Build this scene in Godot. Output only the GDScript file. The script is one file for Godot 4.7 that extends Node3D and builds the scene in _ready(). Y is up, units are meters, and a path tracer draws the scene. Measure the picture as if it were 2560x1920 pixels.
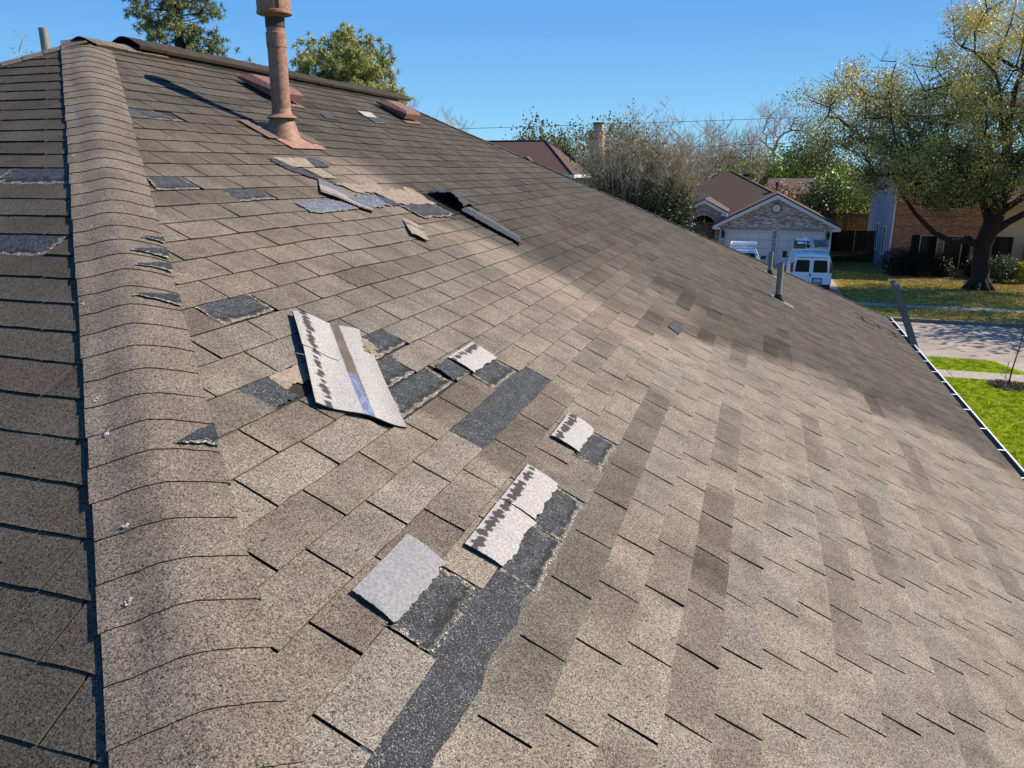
extends Node3D
# A weathered hip roof with torn shingles, and the street beyond it. House axes: -z runs along the eave, +x points down the main slope, y up, metres.

const SA := 0.4472136
const CA := 0.8944272
const FOOT := Vector3(-0.5814, 4.8873, 0.0)
const DA := Vector3(CA, -SA, 0.0)
const NA := Vector3(SA, CA, 0.0)
const P0B := Vector3(0.0, 4.597, -0.06)
const DB := Vector3(0.0, -SA, CA)
const NB := Vector3(0.0, CA, SA)
const HL := Vector3(0.6666667, -0.3333333, 0.6666667)
const EX := 0.1443
const V0 := 0.4966
const TAB := 0.3289
const HS := 1.3
const EYE := Vector3(0.0, 6.05, 0.0)

var M := {}
var wave := FastNoiseLite.new()
var blot := FastNoiseLite.new()
var fine := FastNoiseLite.new()
var removed := []
var cam: Camera3D


class MB:
	var v := PackedVector3Array()
	var n := PackedVector3Array()
	var c := PackedColorArray()
	var t := PackedVector2Array()
	var i := PackedInt32Array()

	func vert(p: Vector3, nn: Vector3, col: Color, uv := Vector2.ZERO) -> int:
		v.append(p); n.append(nn); c.append(col); t.append(uv)
		return v.size() - 1

	func quad(a: Vector3, b: Vector3, d: Vector3, e: Vector3, col := Color.WHITE, out := Vector3.ZERO) -> void:
		var nn := (e - a).cross(b - a)
		if nn.length_squared() < 1e-16:
			nn = (e - d).cross(b - d) * -1.0
		if out != Vector3.ZERO and nn.dot(out) < 0.0:
			quad(e, d, b, a, col)
			return
		nn = nn.normalized()
		var k := v.size()
		for p in [a, b, d, e]:
			vert(p, nn, col)
		for j in [0, 1, 2, 0, 2, 3]:
			i.append(k + j)

	func tri(a: Vector3, b: Vector3, d: Vector3, col := Color.WHITE, out := Vector3.ZERO) -> void:
		var nn := (d - a).cross(b - a)
		if out != Vector3.ZERO and nn.dot(out) < 0.0:
			tri(d, b, a, col)
			return
		nn = nn.normalized()
		var k := v.size()
		for p in [a, b, d]:
			vert(p, nn, col)
		for j in 3:
			i.append(k + j)

	func box(ctr: Vector3, size: Vector3, col := Color.WHITE, basis := Basis.IDENTITY) -> void:
		var h := size * 0.5
		for ax in 3:
			for s in [-1.0, 1.0]:
				var o := Vector3.ZERO; o[ax] = s
				var p := Vector3.ZERO; p[(ax + 1) % 3] = 1.0
				var q := Vector3.ZERO; q[(ax + 2) % 3] = 1.0
				quad(ctr + basis * ((o - p - q) * h), ctr + basis * ((o + p - q) * h), ctr + basis * ((o + p + q) * h), ctr + basis * ((o - p + q) * h), col, basis * o)

	func tube(a: Vector3, b: Vector3, r0: float, r1: float, sides := 8, col := Color.WHITE, caps := false) -> void:
		var d := (b - a)
		if d.length() < 1e-6:
			return
		d = d.normalized()
		var x := d.cross(Vector3.UP if absf(d.y) < 0.9 else Vector3.RIGHT).normalized()
		var y := x.cross(d)
		var k := v.size()
		for s in sides + 1:
			var an := TAU * s / sides
			var o := x * cos(an) + y * sin(an)
			vert(a + o * r0, o, col, Vector2(float(s) / sides, 0.0))
			vert(b + o * r1, o, col, Vector2(float(s) / sides, 1.0))
		for s in sides:
			for j in [0, 3, 1, 0, 2, 3]:
				i.append(k + s * 2 + j)
		if caps:
			for s in sides:
				var a0 := TAU * s / sides
				var a1 := TAU * (s + 1) / sides
				var o0 := x * cos(a0) + y * sin(a0)
				var o1 := x * cos(a1) + y * sin(a1)
				if r0 > 0.0:
					tri(a, a + o0 * r0, a + o1 * r0, col, -d)
				if r1 > 0.0:
					tri(b, b + o0 * r1, b + o1 * r1, col, d)

	func grid(pts: Array, cols: Array, uvs: Array, skip := {}, out := Vector3.ZERO) -> void:
		# pts[r][c] Vector3; normals from neighbours, turned to the side of out
		var rows := pts.size()
		var wd: int = pts[0].size()
		var k := v.size()
		var mr := rows / 2
		var mq := wd / 2
		var mid: Vector3 = (pts[mr][mini(mq + 1, wd - 1)] - pts[mr][mq - 1]).cross(pts[mini(mr + 1, rows - 1)][mq] - pts[mr - 1][mq])
		var sgn := -1.0 if out != Vector3.ZERO and mid.dot(out) < 0.0 else 1.0
		for r in rows:
			for q in wd:
				var du: Vector3 = pts[r][mini(q + 1, wd - 1)] - pts[r][maxi(q - 1, 0)]
				var dv: Vector3 = pts[mini(r + 1, rows - 1)][q] - pts[maxi(r - 1, 0)][q]
				vert(pts[r][q], du.cross(dv).normalized() * sgn, cols[r][q], uvs[r][q])
		for r in rows - 1:
			for q in wd - 1:
				if skip.has(r * 1000 + q):
					continue
				var a := k + r * wd + q
				for j in ([a, a + wd, a + wd + 1, a, a + wd + 1, a + 1] if sgn > 0.0 else [a, a + wd + 1, a + wd, a, a + 1, a + wd + 1]):
					i.append(j)

	func mesh() -> ArrayMesh:
		var am := ArrayMesh.new()
		if v.is_empty():
			return am
		var arr := []
		arr.resize(Mesh.ARRAY_MAX)
		arr[Mesh.ARRAY_VERTEX] = v
		arr[Mesh.ARRAY_NORMAL] = n
		arr[Mesh.ARRAY_COLOR] = c
		arr[Mesh.ARRAY_TEX_UV] = t
		arr[Mesh.ARRAY_INDEX] = i
		am.add_surface_from_arrays(Mesh.PRIMITIVE_TRIANGLES, arr)
		return am


func put(called: String, mb: MB, mat: Material, parent: Node = self, at := Vector3.ZERO) -> MeshInstance3D:
	var o := MeshInstance3D.new()
	o.name = called
	o.mesh = mb.mesh()
	o.material_override = mat
	o.position = at
	parent.add_child(o, true)
	return o


func thing(called: String, label: String, category: String, at := Vector3.ZERO, group := "") -> Node3D:
	var o := Node3D.new()
	o.name = called
	o.position = at
	add_child(o, true)
	tag(o, label, category, group)
	return o


func tag(o: Node, label: String, category: String, group := "") -> void:
	o.set_meta("label", label)
	o.set_meta("category", category)
	if group:
		o.set_meta("group", group)


func struct(called: String, mb: MB, mat: Material) -> MeshInstance3D:
	var o := put(called, mb, mat)
	o.set_meta("kind", "structure")
	return o


func hash1(a: float, b: float) -> float:
	var x := sin(a * 127.1 + b * 311.7) * 43758.5453
	return x - floorf(x)


func lin(r: float, g: float, b: float) -> Color:
	return Color(r, g, b)


# ---------------------------------------------------------------- materials

func noise_tex(size: int, freq: float, stops: Array, seed_ := 1, octaves := 1, type := FastNoiseLite.TYPE_SIMPLEX, normal := false) -> NoiseTexture2D:
	var f := FastNoiseLite.new()
	f.noise_type = type
	f.frequency = freq
	f.seed = seed_
	f.fractal_type = FastNoiseLite.FRACTAL_FBM if octaves > 1 else FastNoiseLite.FRACTAL_NONE
	f.fractal_octaves = octaves
	var t := NoiseTexture2D.new()
	t.width = size
	t.height = size
	t.seamless = true
	t.seamless_blend_skirt = 0.05
	t.noise = f
	if normal:
		t.as_normal_map = true
		t.bump_strength = 6.0
	elif not stops.is_empty():
		var g := Gradient.new()
		var off := PackedFloat32Array()
		var cl := PackedColorArray()
		for s in stops:
			off.append(s[0]); cl.append(s[1])
		g.offsets = off
		g.colors = cl
		t.color_ramp = g
	return t


func mat(called: String, col: Color, rough := 0.9, tex: Texture2D = null, scale := 1.0, world := false) -> StandardMaterial3D:
	# col is the linear base colour
	var m := StandardMaterial3D.new()
	m.resource_name = called
	m.albedo_color = col.linear_to_srgb()
	m.roughness = rough
	m.metallic_specular = 0.35
	m.vertex_color_use_as_albedo = true
	m.cull_mode = BaseMaterial3D.CULL_DISABLED
	if tex:
		m.albedo_texture = tex
		m.uv1_scale = Vector3(scale, scale, scale)
		if scale > 0.0:
			m.uv1_triplanar = true
			m.uv1_world_triplanar = world
	M[called] = m
	return m


# loose mineral granules: each texel a grain of its own tone, now and then two or three alike
func grain_tex(size: int, tones: Array, share: Array, seed_: int) -> ImageTexture:
	var r := RandomNumberGenerator.new()
	r.seed = seed_
	var pick := []
	for j in tones.size():
		for q in share[j]:
			pick.append(tones[j])
	var bytes := PackedByteArray()
	bytes.resize(size * size * 3)
	var n := pick.size()
	var at := 0
	for y in size:
		for x in size:
			var h := r.randi()
			if (h & 255) < 48 and x > 0:
				for ch in 3:
					bytes[at + ch] = bytes[at + ch - 3]
			elif (h & 255) < 92 and y > 0:
				for ch in 3:
					bytes[at + ch] = bytes[at + ch - size * 3]
			else:
				var c: Color = pick[(h >> 8) % n]
				bytes[at] = c.r8
				bytes[at + 1] = c.g8
				bytes[at + 2] = c.b8
			at += 3
	return ImageTexture.create_from_image(Image.create_from_data(size, size, false, Image.FORMAT_RGB8, bytes))


func brick_tex(seed_: int, base: Array, mortar: Color) -> ImageTexture:
	# grain and tone of far brickwork: 16 courses by 8 bricks, each a flat tone with noise
	var w := 256
	var im := Image.create(w, w, false, Image.FORMAT_RGB8)
	var r := RandomNumberGenerator.new()
	r.seed = seed_
	im.fill(mortar)
	for y in 32:
		var x := -16 if y % 2 else 0
		while x < w:
			var cl: Color = base[r.randi() % base.size()]
			var f := r.randf_range(0.82, 1.15)
			cl = Color(clampf(cl.r * f, 0, 1), clampf(cl.g * f, 0, 1), clampf(cl.b * f, 0, 1))
			im.fill_rect(Rect2i(x + 1, y * 8 + 1, 30, 6), cl)
			x += 32
	return ImageTexture.create_from_image(im)


func build_materials() -> void:
	var granule := grain_tex(1024, [Color8(70, 66, 62), Color8(112, 105, 98), Color8(150, 141, 132), Color8(178, 167, 157), Color8(196, 184, 170), Color8(214, 200, 184), Color8(238, 226, 208), Color8(172, 150, 142), Color8(168, 170, 166)], [9, 12, 11, 13, 14, 14, 14, 6, 7], 7)
	var m := mat("shingle", Color(1, 1, 1), 0.95, granule, 0.0)
	m.uv1_scale = Vector3(1, 1, 1) * 0.58
	m.metallic_specular = 0.2
	var dark := grain_tex(1024, [Color8(38, 39, 42), Color8(60, 62, 67), Color8(84, 87, 94), Color8(112, 117, 128), Color8(150, 156, 168), Color8(240, 243, 248)], [20, 24, 22, 16, 10, 8], 11)
	m = mat("dark_granule", Color(1, 1, 1), 0.8, dark, 0.0)
	m.uv1_scale = Vector3(1, 1, 1) * 0.58
	var felt := noise_tex(512, 0.06, [[0.0, Color(0.78, 0.77, 0.75)], [0.5, Color(0.9, 0.89, 0.88)], [1.0, Color(1, 1, 1)]], 3, 4)
	m = mat("felt", Color(1, 1, 1), 0.85, felt, 0.0)
	m.uv1_scale = Vector3(1, 1, 1)
	mat("under", Color(0.02, 0.017, 0.015), 1.0)
	mat("slot_floor", Color(0.17, 0.15, 0.12), 1.0)
	var rust := noise_tex(512, 0.02, [[0.0, Color(0.72, 0.66, 0.62)], [0.4, Color(0.86, 0.84, 0.82)], [0.62, Color(0.95, 0.93, 0.92)], [1.0, Color(1, 1, 1)]], 5, 5)
	mat("terracotta", Color(0.29, 0.165, 0.118), 0.62, rust, 2.2)
	mat("terracotta_box", Color(0.18, 0.098, 0.078), 0.7, rust, 2.2)
	mat("dark_metal", Color(0.05, 0.035, 0.03), 0.7)
	var zinc := noise_tex(512, 0.03, [[0.0, Color(0.6, 0.56, 0.52)], [0.5, Color(0.85, 0.84, 0.83)], [1.0, Color(1, 1, 1)]], 8, 4)
	m = mat("galvanised", Color(0.34, 0.32, 0.30), 0.5, zinc, 5.0)
	m.metallic = 0.35
	m = mat("aluminium", Color(0.36, 0.36, 0.37), 0.55, zinc, 3.0)
	m.metallic = 0.15
	mat("white_paint", Color(0.78, 0.78, 0.77), 0.5)
	mat("trim_white", Color(0.62, 0.63, 0.65), 0.6)
	mat("gutter_inside", Color(0.12, 0.125, 0.125), 0.8, zinc, 3.0)
	mat("rubber", Color(0.025, 0.025, 0.026), 0.7)
	var concrete := noise_tex(512, 0.012, [[0.0, Color(0.86, 0.85, 0.83)], [0.5, Color(0.93, 0.92, 0.91)], [1.0, Color(1, 1, 0.99)]], 21, 5)
	mat("road", Color(0.285, 0.24, 0.195), 0.95, concrete, 0.11, true)
	mat("walk", Color(0.31, 0.275, 0.23), 0.95, concrete, 0.5, true)
	mat("kerb", Color(0.2, 0.175, 0.15), 0.95, concrete, 0.7, true)
	var grass := noise_tex(512, 0.05, [[0.0, Color(0.55, 0.5, 0.35)], [0.45, Color(0.78, 0.8, 0.6)], [1.0, Color(1, 1, 0.9)]], 31, 4)
	mat("lawn", Color(0.25, 0.31, 0.008), 1.0, grass, 0.5, true)
	M.lawn.metallic_specular = 0.1
	mat("far_lawn", Color(0.25, 0.19, 0.06), 1.0, grass, 0.35, true)
	mat("blade", Color(1, 1, 1), 0.8)
	M.blade.metallic_specular = 0.1
	M.blade.backlight_enabled = true
	M.blade.backlight = Color(0.35, 0.35, 0.35)
	m = mat("leaf", Color(1, 1, 1), 0.5)
	m.backlight_enabled = true
	m.backlight = Color(0.5, 0.5, 0.5)
	mat("needle", Color(1, 1, 1), 0.6)
	M.needle.backlight_enabled = true
	M.needle.backlight = Color(0.3, 0.3, 0.3)
	var bark := noise_tex(512, 0.03, [[0.0, Color(0.45, 0.42, 0.4)], [1.0, Color(1, 1, 1)]], 41, 4)
	mat("bark", Color(0.075, 0.058, 0.046), 0.95, bark, 1.2)
	mat("twig", Color(0.36, 0.30, 0.225), 0.9)
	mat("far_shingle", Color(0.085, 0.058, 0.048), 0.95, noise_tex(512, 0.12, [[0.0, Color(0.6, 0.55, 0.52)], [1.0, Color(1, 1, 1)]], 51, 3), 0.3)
	mat("light_far_shingle", Color(0.13, 0.095, 0.08), 0.95, M.far_shingle.albedo_texture, 0.3)  # paler copy of far_shingle, chiefly for roof slopes in the sun
	mat("grey_brick", Color(1.0, 0.98, 0.99), 0.95, brick_tex(5, [Color(0.5, 0.47, 0.46), Color(0.66, 0.64, 0.63), Color(0.78, 0.76, 0.75), Color(0.42, 0.37, 0.36), Color(0.7, 0.62, 0.58)], Color(0.74, 0.73, 0.72)), 0.5)
	mat("orange_brick", Color(0.86, 0.80, 0.76), 0.95, brick_tex(9, [Color(0.66, 0.42, 0.31), Color(0.72, 0.47, 0.35), Color(0.6, 0.37, 0.28), Color(0.78, 0.56, 0.44)], Color(0.74, 0.66, 0.6)), 0.5)
	mat("tan_brick", Color(0.75, 0.70, 0.62), 0.95, brick_tex(19, [Color(0.66, 0.58, 0.46), Color(0.72, 0.64, 0.5), Color(0.5, 0.42, 0.34), Color(0.8, 0.72, 0.58)], Color(0.74, 0.7, 0.64)), 0.5)
	mat("siding", Color(0.5, 0.43, 0.30), 0.7)
	mat("garage_door", Color(0.6, 0.62, 0.64), 0.55)
	mat("dark_opening", Color(0.012, 0.012, 0.013), 0.8)
	m = mat("window_glass", Color(0.012, 0.014, 0.016), 0.08)
	m.metallic_specular = 0.25
	mat("fence_wood", Color(0.17, 0.11, 0.06), 0.95, bark, 0.6)
	m = mat("car_white", Color(0.72, 0.73, 0.75), 0.25)
	m.clearcoat_enabled = true
	m.clearcoat = 0.6
	mat("car_black", Color(0.015, 0.015, 0.017), 0.4)
	m = mat("tail_red", Color(0.4, 0.012, 0.014), 0.2)
	mat("plate", Color(0.5, 0.52, 0.55), 0.4)
	mat("blue_box", Color(0.05, 0.11, 0.3), 0.5)
	mat("box_brown", Color(0.18, 0.09, 0.05), 0.8)
	mat("mulch", Color(0.1, 0.07, 0.05), 1.0)
	mat("wire", Color(0.03, 0.035, 0.045), 0.8)


# ---------------------------------------------------------------- roof frames

func disp(u: float, v: float) -> float:
	return wave.get_noise_2d(u, v) * 0.011


func PA(u: float, v: float, w: float) -> Vector3:
	var edge := smoothstep(0.1, 0.8, u - 0.641 + 0.8944 * v) * smoothstep(0.1, 0.8, 13.34 + 0.803 * v - u) * smoothstep(-4.6, -4.0, v)
	return FOOT + DA * v + Vector3(0, 0, -u) + NA * (w + disp(u, v) * edge)


func PB(x: float, v: float, w: float) -> Vector3:
	var edge := smoothstep(0.1, 0.8, 0.8944 * v - x) * smoothstep(0.1, 0.8, x + 9.46 + 0.8944 * v)
	return P0B + DB * v + Vector3(x, 0, 0) + NB * (w + disp(x + 40.0, v) * 0.7 * edge)


func kv(k: float) -> float:
	return V0 + k * EX


func hip_left(v: float) -> float:
	return 0.80 - 0.8944 * v


func hip_right(v: float) -> float:
	return 13.34 + 0.803 * v


func tab_right(v: float) -> float:
	return hip_right(v) - 0.08


func seen(p: Vector3) -> bool:
	var q := cam.global_transform.affine_inverse() * p
	return q.z < -0.2 and absf(q.x) < -q.z * 0.70 and absf(q.y) < -q.z * 0.53


func smooth(a: float, b: float, x: float) -> float:
	return smoothstep(a, b, x)


var dark_strips := [
	[-3, 1.15, 3.25, 0.66], [-2, 1.5, 1.75, 0.85], [0, 1.93, 2.62, 0.62], [-1, 1.75, 2.2, 0.8], [-10, 1.45, 1.72, 0.68], [-10, 1.72, 1.9, 0.8], [-7, 0.9, 1.4, 0.78], [-8, 1.94, 2.55, 0.62],
	[-6, 1.9, 2.7, 0.66], [-5, 1.75, 2.24, 0.76], [-6, 1.3, 1.63, 0.78], [3, 5.3, 6.1, 0.74], [9, 5.2, 5.65, 0.72], [-4, 5.2, 5.9, 0.66], [-5, 4.1, 4.9, 0.66], [-4, 4.3, 4.9, 0.7], [-14, 1.5, 2.1, 0.76],
	[-4, 1.74, 2.24, 0.8], [-4, 0.9, 1.5, 0.75], [-23, 2.5, 3.2, 0.82], [-20, 2.2, 2.7, 0.8], [-20, 2.95, 3.4, 0.85], [-9, 2.6, 2.9, 1.0], [0, 4.5, 5.1, 0.72], [2, 5.3, 5.9, 0.7], [-2, 4.6, 5.0, 0.7], [-1, 0.8, 1.25, 0.74], [1, 1.0, 1.5, 0.8],
]


func tone_a(um: float, v: float, k: int, m: int) -> Color:
	var u := um / HS
	var vv := v / HS
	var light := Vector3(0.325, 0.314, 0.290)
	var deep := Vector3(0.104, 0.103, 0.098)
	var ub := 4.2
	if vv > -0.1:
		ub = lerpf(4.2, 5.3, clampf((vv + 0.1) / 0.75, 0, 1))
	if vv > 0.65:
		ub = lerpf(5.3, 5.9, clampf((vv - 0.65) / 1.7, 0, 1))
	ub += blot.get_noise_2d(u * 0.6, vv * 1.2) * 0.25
	var far := smooth(ub - 0.28, ub + 0.3, u)  # far zone: shading of the roof bend painted into the tab colour
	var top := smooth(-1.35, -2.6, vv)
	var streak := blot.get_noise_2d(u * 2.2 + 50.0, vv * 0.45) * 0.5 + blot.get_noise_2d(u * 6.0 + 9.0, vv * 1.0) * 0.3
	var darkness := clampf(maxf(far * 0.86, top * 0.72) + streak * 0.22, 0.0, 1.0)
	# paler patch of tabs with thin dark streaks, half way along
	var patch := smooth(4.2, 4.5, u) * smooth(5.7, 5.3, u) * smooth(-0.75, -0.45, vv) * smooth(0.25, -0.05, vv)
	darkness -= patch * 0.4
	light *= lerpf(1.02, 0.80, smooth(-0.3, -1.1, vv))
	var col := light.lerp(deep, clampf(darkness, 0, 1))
	# pale run-off below the flue, straight down the slope
	var band := smooth(3.62, 3.95, u) * smooth(4.32, 4.12, u) * smooth(-2.35, -2.1, vv) * smooth(0.35, -0.15, vv)
	col = col.lerp(Vector3(0.41, 0.362, 0.32), band * (0.42 + 0.4 * smooth(-1.5, -0.9, vv)))
	var strip := floorf((m + 2.0 * k) / 3.0)
	var s := hash1(k, strip)
	var t := hash1(k + 31.7, m)
	var f := 0.92 + 0.14 * s + 0.08 * (t - 0.5)
	if s < 0.1 and u < 6.0:
		f *= 0.84
	if t > 0.93 and far > 0.3 and u < 7.5:
		f *= 0.75
	for d in dark_strips:
		if k == d[0]:
			f *= lerpf(1.0, d[3], smooth(d[1] - 0.02, d[1] + 0.02, u) * smooth(d[2] + 0.02, d[2] - 0.02, u))
	f *= 1.0 + blot.get_noise_2d(u * 3.0, vv * 3.0) * 0.2 + blot.get_noise_2d(u * 9.0, vv * 7.0) * 0.14 + blot.get_noise_2d(u * 14.0 + 70.0, vv * 1.6) * 0.12
	var hue := (hash1(k * 1.7, strip + 5.0) - 0.5) * 0.07
	return Color(col.x * f * (1.0 + hue), col.y * f, col.z * f * (1.0 - hue * 0.5))


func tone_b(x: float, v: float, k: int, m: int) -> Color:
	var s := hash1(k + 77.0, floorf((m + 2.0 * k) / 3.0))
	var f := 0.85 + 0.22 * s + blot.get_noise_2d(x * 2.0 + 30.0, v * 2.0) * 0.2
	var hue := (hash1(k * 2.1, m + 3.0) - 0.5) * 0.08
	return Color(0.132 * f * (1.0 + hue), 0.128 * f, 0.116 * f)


func is_removed(k: int, uc: float) -> bool:
	for r in removed:
		if r[0] == k and uc > r[1] * HS and uc < r[2] * HS:
			return true
	return false


# One tab: a sloped slab whose butt lies proud of the course below; cut asphalt edges, toned by roof zone and by sun side.
func add_tab(mb: MB, pf: Callable, up: Vector3, u0: float, u1: float, v0: float, v1: float, k: int, m: int, tone: Callable, lo: Callable, hi: Callable, fine_grid: bool) -> void:
	var nu := 6 if fine_grid else 3
	var nv := 4 if fine_grid else 2
	var th := 0.0042 + 0.0028 * hash1(k * 3.1, m * 1.7)
	var curl := (hash1(m, k * 0.37) - 0.35) * 0.004
	var off := Vector2(hash1(k, m + 0.5), hash1(m, k + 0.25))
	var pts := []
	var cols := []
	var uvs := []
	var width := 0.0
	for r in nv + 1:
		var fr := float(r) / nv
		var v := lerpf(v0, v1, fr)
		var a := []
		var b := []
		var e := []
		var l: float = maxf(u0, lo.call(v))
		var h: float = minf(u1, hi.call(v))
		width = maxf(width, h - l)
		for q in nu + 1:
			var fq := float(q) / nu
			var u := lerpf(l, maxf(h, l), fq)
			var w := th * fr + curl * fr * fr * (2.0 * absf(fq - 0.5))
			var vj := v
			if r == nv:
				vj += fine.get_noise_2d(u * 40.0, k * 7.0) * 0.0025
			a.append(pf.call(u, vj, w))
			var cc: Color = tone.call(u, v, k, m)
			if r == nv and fine_grid:
				cc = cc * 1.08
			b.append(cc)
			e.append(Vector2(u, v) / 0.9 + off)
		pts.append(a); cols.append(b); uvs.append(e)
	if width < 0.01:
		return
	mb.grid(pts, cols, uvs, {}, up)
	var ec: Color = tone.call((u0 + u1) * 0.5, v1, k, m)
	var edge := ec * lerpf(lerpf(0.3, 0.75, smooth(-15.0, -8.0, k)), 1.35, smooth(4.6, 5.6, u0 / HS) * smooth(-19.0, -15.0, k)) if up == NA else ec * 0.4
	var lastr: Array = pts[nv]
	for q in nu:
		var p: Vector3 = lastr[q]
		var p2: Vector3 = lastr[q + 1]
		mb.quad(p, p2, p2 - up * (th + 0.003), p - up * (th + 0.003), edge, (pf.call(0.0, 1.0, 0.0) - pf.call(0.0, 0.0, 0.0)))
	for side in [0, nu]:
		var s0: Vector3 = pts[0][side]
		var s1: Vector3 = pts[nv][side]
		var ud: Vector3 = (pts[0][nu] - pts[0][0]) * (1.0 if side else -1.0)
		mb.quad(s0, s1, s1 - up * (th + 0.006), s0 - up * 0.006, Color(0.05, 0.043, 0.037) if up == NA else ec * (0.95 if side else 0.6), ud)  # left slope: walls turned to the sun tinted lighter, the others darker


func roof_slope_a(house: Node3D) -> void:
	var deck := MB.new()
	var v0 := -4.66
	var v1 := 3.35
	# underlayment that shows in the slots
	for r in 40:
		for q in 30:
			var va := lerpf(v0, v1, r / 40.0)
			var vb := lerpf(v0, v1, (r + 1) / 40.0)
			var ua := lerpf(hip_left(va), hip_right(va), q / 30.0)
			var ub := lerpf(hip_left(va), hip_right(va), (q + 1) / 30.0)
			var uc := lerpf(hip_left(vb), hip_right(vb), q / 30.0)
			var ud := lerpf(hip_left(vb), hip_right(vb), (q + 1) / 30.0)
			deck.quad(PA(ua, va, -0.006), PA(ub, va, -0.006), PA(ud, vb, -0.006), PA(uc, vb, -0.006), Color.WHITE, NA)
	var slope := put("roof_slope", deck, M.under, house)
	slope.set_meta("label", "long sunlit slope with torn and missing shingle tabs")
	var list := []
	for k in range(-36, 20):
		var base := (1.363 + 0.0974 * k) * HS
		var va := kv(k)
		var vb := kv(k + 1)
		if k == -36:
			va = -4.64
		var m0 := int(floor((minf(hip_left(va), hip_left(vb)) - base) / TAB)) - 1
		for m in range(m0, m0 + 70):
			var ua := base + m * TAB + 0.0045
			var ub := base + (m + 1) * TAB - 0.0045
			if ub < hip_left(vb) or ub < -0.8:
				continue
			if ua > maxf(hip_right(va), hip_right(vb)):
				break
			if is_removed(k, (ua + ub) * 0.5):
				continue
			var p := PA((ua + ub) * 0.5, (va + vb) * 0.5, 0.0)
			var d := p.distance_to(EYE) + (0.0 if seen(p) else 1000.0)
			list.append([d, k, m, ua, ub, va, vb])
	list.sort_custom(func(a, b): return a[0] < b[0])
	var rest := MB.new()
	for n in list.size():
		var s: Array = list[n]
		var mb := rest
		if n < 250:
			mb = MB.new()
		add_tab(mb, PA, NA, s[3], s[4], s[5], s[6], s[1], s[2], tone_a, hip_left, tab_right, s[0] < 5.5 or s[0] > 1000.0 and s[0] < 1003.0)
		if n < 250 and not mb.v.is_empty():
			put("shingle", mb, M.shingle, slope)
	var all := put("shingles", rest, M.shingle, slope)
	all.set_meta("kind", "stuff")
	damage(slope)


func roof_slope_b(house: Node3D) -> void:
	var lo := func(v: float) -> float: return -9.37 - 0.8944 * v
	var hi := func(v: float) -> float: return 0.8944 * v - 0.15
	var deck := MB.new()
	deck.tri(PB(-4.73, -5.29, -0.009), PB(-9.40 - 0.8944 * 2.6, 2.6, -0.009), PB(2.18, 2.6, -0.009), Color.WHITE, NB)
	var slope := put("roof_slope", deck, M.slot_floor, house)
	slope.set_meta("label", "shaded slope to the left of the hip cap")
	var list := []
	for j in range(-29, 24):
		var vb := -0.924 + 0.1469 * j
		var va := vb - 0.1469
		var base := -1.212 + 0.130 * j
		var m0 := int(floor((lo.call(vb) - base) / TAB)) - 1
		for m in range(m0, m0 + 60):
			var ua: float = base + m * TAB + 0.004
			var ub: float = base + (m + 1) * TAB - 0.004
			if ub < lo.call(vb) or ua > hi.call(vb) or ua < -8.0:
				continue
			if (j == -15 and ua > -3.55 and ua < -2.8) or (j == -11 and ua > -3.4 and ua < -2.7):
				continue
			var p := PB((ua + ub) * 0.5, (va + vb) * 0.5, 0.0)
			list.append([p.distance_to(EYE) + (0.0 if seen(p) else 1000.0), j, m, ua, ub, va, vb])
	list.sort_custom(func(a, b): return a[0] < b[0])
	var rest := MB.new()
	for n in list.size():
		var s: Array = list[n]
		var mb := rest if n >= 50 else MB.new()
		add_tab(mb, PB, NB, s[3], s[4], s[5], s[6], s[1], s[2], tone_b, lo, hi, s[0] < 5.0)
		if n < 50 and not mb.v.is_empty():
			put("shingle", mb, M.shingle, slope)
	var all := put("shingles", rest, M.shingle, slope)
	all.set_meta("kind", "stuff")
	# torn courses left of the cap
	bare(slope, "bare_patch", [Vector2(-3.50, -3.29), Vector2(-3.07, -3.29), Vector2(-2.94, -3.12), Vector2(-3.50, -3.12)], 0, PB, 0.001, 3, 0.012)
	bare(slope, "bare_patch", [Vector2(-3.32, -2.70), Vector2(-2.645, -2.70), Vector2(-2.64, -2.535), Vector2(-3.32, -2.535)], 0, PB, 0.001, 5, 0.012)


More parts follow.
